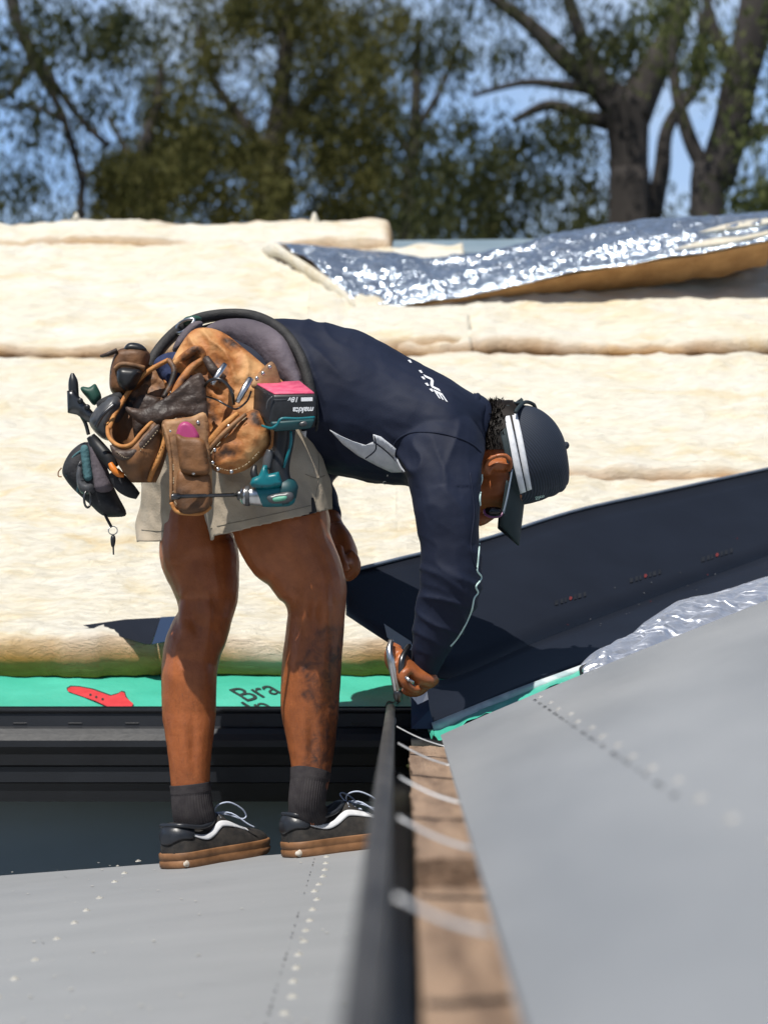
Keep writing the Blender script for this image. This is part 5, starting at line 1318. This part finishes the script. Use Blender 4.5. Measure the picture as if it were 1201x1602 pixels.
puff('key_head', [(173.5,845),(175,838),(180,838),(181,846),(179,855),(175,855)], 4.74, .003, M['black_plastic'], ky, step=3)
ptube('key_blade', [(177.5,853,4.74,1.4,.6),(178,868,4.74,1.2,.6)], M['dark_steel'], ky, 6, 2)

# impact driver hanging upside down on the hip
dr = thing('impact_driver', P(430, 700, 4.6), 'teal and black cordless impact driver hanging upside down with pink topped battery', 'power drill')
f = [P(428,618,4.575), P(495,617,4.585), P(493,661,4.585), P(421,664,4.575)]; b = [P(397,601,4.655), P(470,597,4.665), P(468,640,4.665), P(395,642,4.655)]
bm = bmesh.new(); add_hex(bm, f+b, .005, 3); bat = obj('battery', bm, M['black_plastic'], dr)
bm = bmesh.new(); up3 = (f[0]-f[3]).normalized()
q = [f[0], f[1], b[1], b[0]]; ctr = sum(q, Vector())/4; top = [ctr+(p-ctr)*.93+up3*.0032 for p in q]; low = [p-up3*.004 for p in top]
add_hex(bm, [low[0], low[1], low[2], low[3], top[0], top[1], top[2], top[3]], .0012, 1); obj('pink_paint', bm, M['pink'], bat)
bv = bvh_of(bat)
lettering('battery_print', 'makita', (491, 637), (-12.2, .3), (0, 12.5), bv, M['white_print'], bat, .001, 4.58, shear=.25, bold=.025)
lettering('battery_print', '18v', (468, 621.5), (-11.5, .2), (0, 11), bv, M['white_print'], bat, .001, 4.58, shear=.25, bold=.015)
patch('battery_print', [(471,622),(489,621.5),(489,627.5),(471,628)], bv, M['white_print'], bat, .001, 4, thick=0)
patch('battery_print', [(428,624.5),(448,624),(448,626),(428,626.5)], bv, M['grey_plastic'], bat, .001, 4, thick=0)
ptube('edge_wear', [(427,620,4.571,1.2),(419,628,4.571,1.2),(417,643,4.574,1)], M['grey_plastic'], bat, 6, 3)
f2 = [P(424,661,4.57), P(494,656,4.58), P(487,671,4.585), P(430,676,4.575)]; b2 = [P(398,642,4.66), P(468,640,4.67), P(466,654,4.665), P(404,660,4.655)]
bm = bmesh.new(); add_hex(bm, f2+b2, .004, 2); obj('foot', bm, M['teal_dark'], dr)
ptube('foot_trim', [(410,666,4.59,2),(424,670,4.565,2.2),(434,664,4.562,2.2),(441,655,4.562,2.2),(466,655,4.566,2),(492,653,4.574,2)], M['teal_plastic'], dr, 8, 4)
puff('foot_label', [(468,661),(478,659),(480,665),(470,667)], 4.572, .002, M['grey_plastic'], dr, step=3)
ptube('handle', [(446,668,4.625,17,22),(444,690,4.625,16,20),(440,715,4.625,15,19),(437,738,4.625,16,20),(440,760,4.625,17,20)], M['black_plastic'], dr, 18, 5)
ptube('handle_stripe', [(455,674,4.596,2),(455,694,4.598,2.4),(449,716,4.60,2.4),(444,732,4.602,1.8)], M['teal_plastic'], dr, 8, 4)
ptube('grip_swell', [(424,705,4.62,7,12),(420,720,4.62,9,13),(418,734,4.62,8,12)], M['grey_plastic'], dr, 12, 4)
ptube('gear_case', [(376,776,4.625,9),(381,776,4.625,14.5),(386,776,4.625,15.5),(388,776,4.625,14),(398,776,4.625,15),(410,775,4.625,18),(412,775,4.625,18)], M['steel'], dr, 22, 3)
ptube('bumper', [(384,776,4.625,15.6),(387,776,4.625,16.2),(391,776,4.625,15.6)], M['grey_plastic'], dr, 22, 2)
ptube('motor_case', [(404,775,4.625,16),(409,774,4.625,19),(425,773,4.625,20.5),(440,772,4.625,21),(452,772,4.625,20),(460,772,4.625,15),(463,772,4.625,8)], M['teal_plastic'], dr, 24, 4)
ptube('rear_cap', [(440,770,4.622,22),(452,769,4.622,21.5),(460,770,4.622,17),(465,771,4.622,9)], M['teal_dark'], dr, 24, 4)
puff('trigger_guard', [(391,757),(395,748),(405,744),(412,728),(418,728),(420,742),(436,738),(442,755),(440,762),(418,765),(404,764),(394,762)], 4.603, .012, M['teal_plastic'], dr, step=4, rnd=5, smooth=0)
puff('side_label', [(420,776),(446,770),(458,772),(456,784),(430,788),(420,784)], 4.597, .004, M['grey_plastic'], dr, step=4)
puff('green_label', [(428,779),(447,776),(447,782),(430,785)], 4.591, .002, mat('green_label', (.10,.35,.24), rough=.5), dr, step=3)
ptube('trigger', [(399,728,4.615,3),(397,740,4.612,6),(401,752,4.612,6)], M['black_plastic'], dr, 10, 3)
ptube('chuck', [(371,775,4.625,7),(375,775,4.625,8.5),(380,775.5,4.625,8)], M['dark_steel'], dr, 16, 2)
ptube('bit', [(374,774,4.622,3.2),(340,775,4.600,3),(300,776,4.577,3.2),(283,776.5,4.568,3.6),(281,776.5,4.567,5),(271,777,4.562,5.2),(268,777,4.561,4)], M['dark_steel'], dr, 12, 2)
for (x, y) in ((404,752),(426,748),(410,760)):
    bm = bmesh.new(); add_ball(bm, P(x, y, 4.593), .0034, .0025, .0034, 10, 6); obj('case_screw', bm, M['black_plastic'], dr)

# snips held in the right hand
st = thing('tin_snips', P(616, 1060, 4.74), 'silver hand tool with nut at its tip gripped over the green sarking', 'snips')
ptube('handle', [(612,1002,4.735,4),(609,1016,4.722,5.5),(612,1034,4.715,6),(617,1058,4.72,6.5),(621,1080,4.73,6.5)], M['steel'], st, 12, 5)
ptube('tip_nut', [(621,1079,4.73,5),(622,1084,4.73,7.5),(623,1093,4.732,6.5),(623,1097,4.734,4)], M['dark_steel'], st, 12, 3)
ptube('second_handle', [(640,1010,4.75,4),(629,1030,4.72,5),(627,1052,4.715,5),(630,1068,4.72,5)], M['dark_steel'], st, 10, 4)
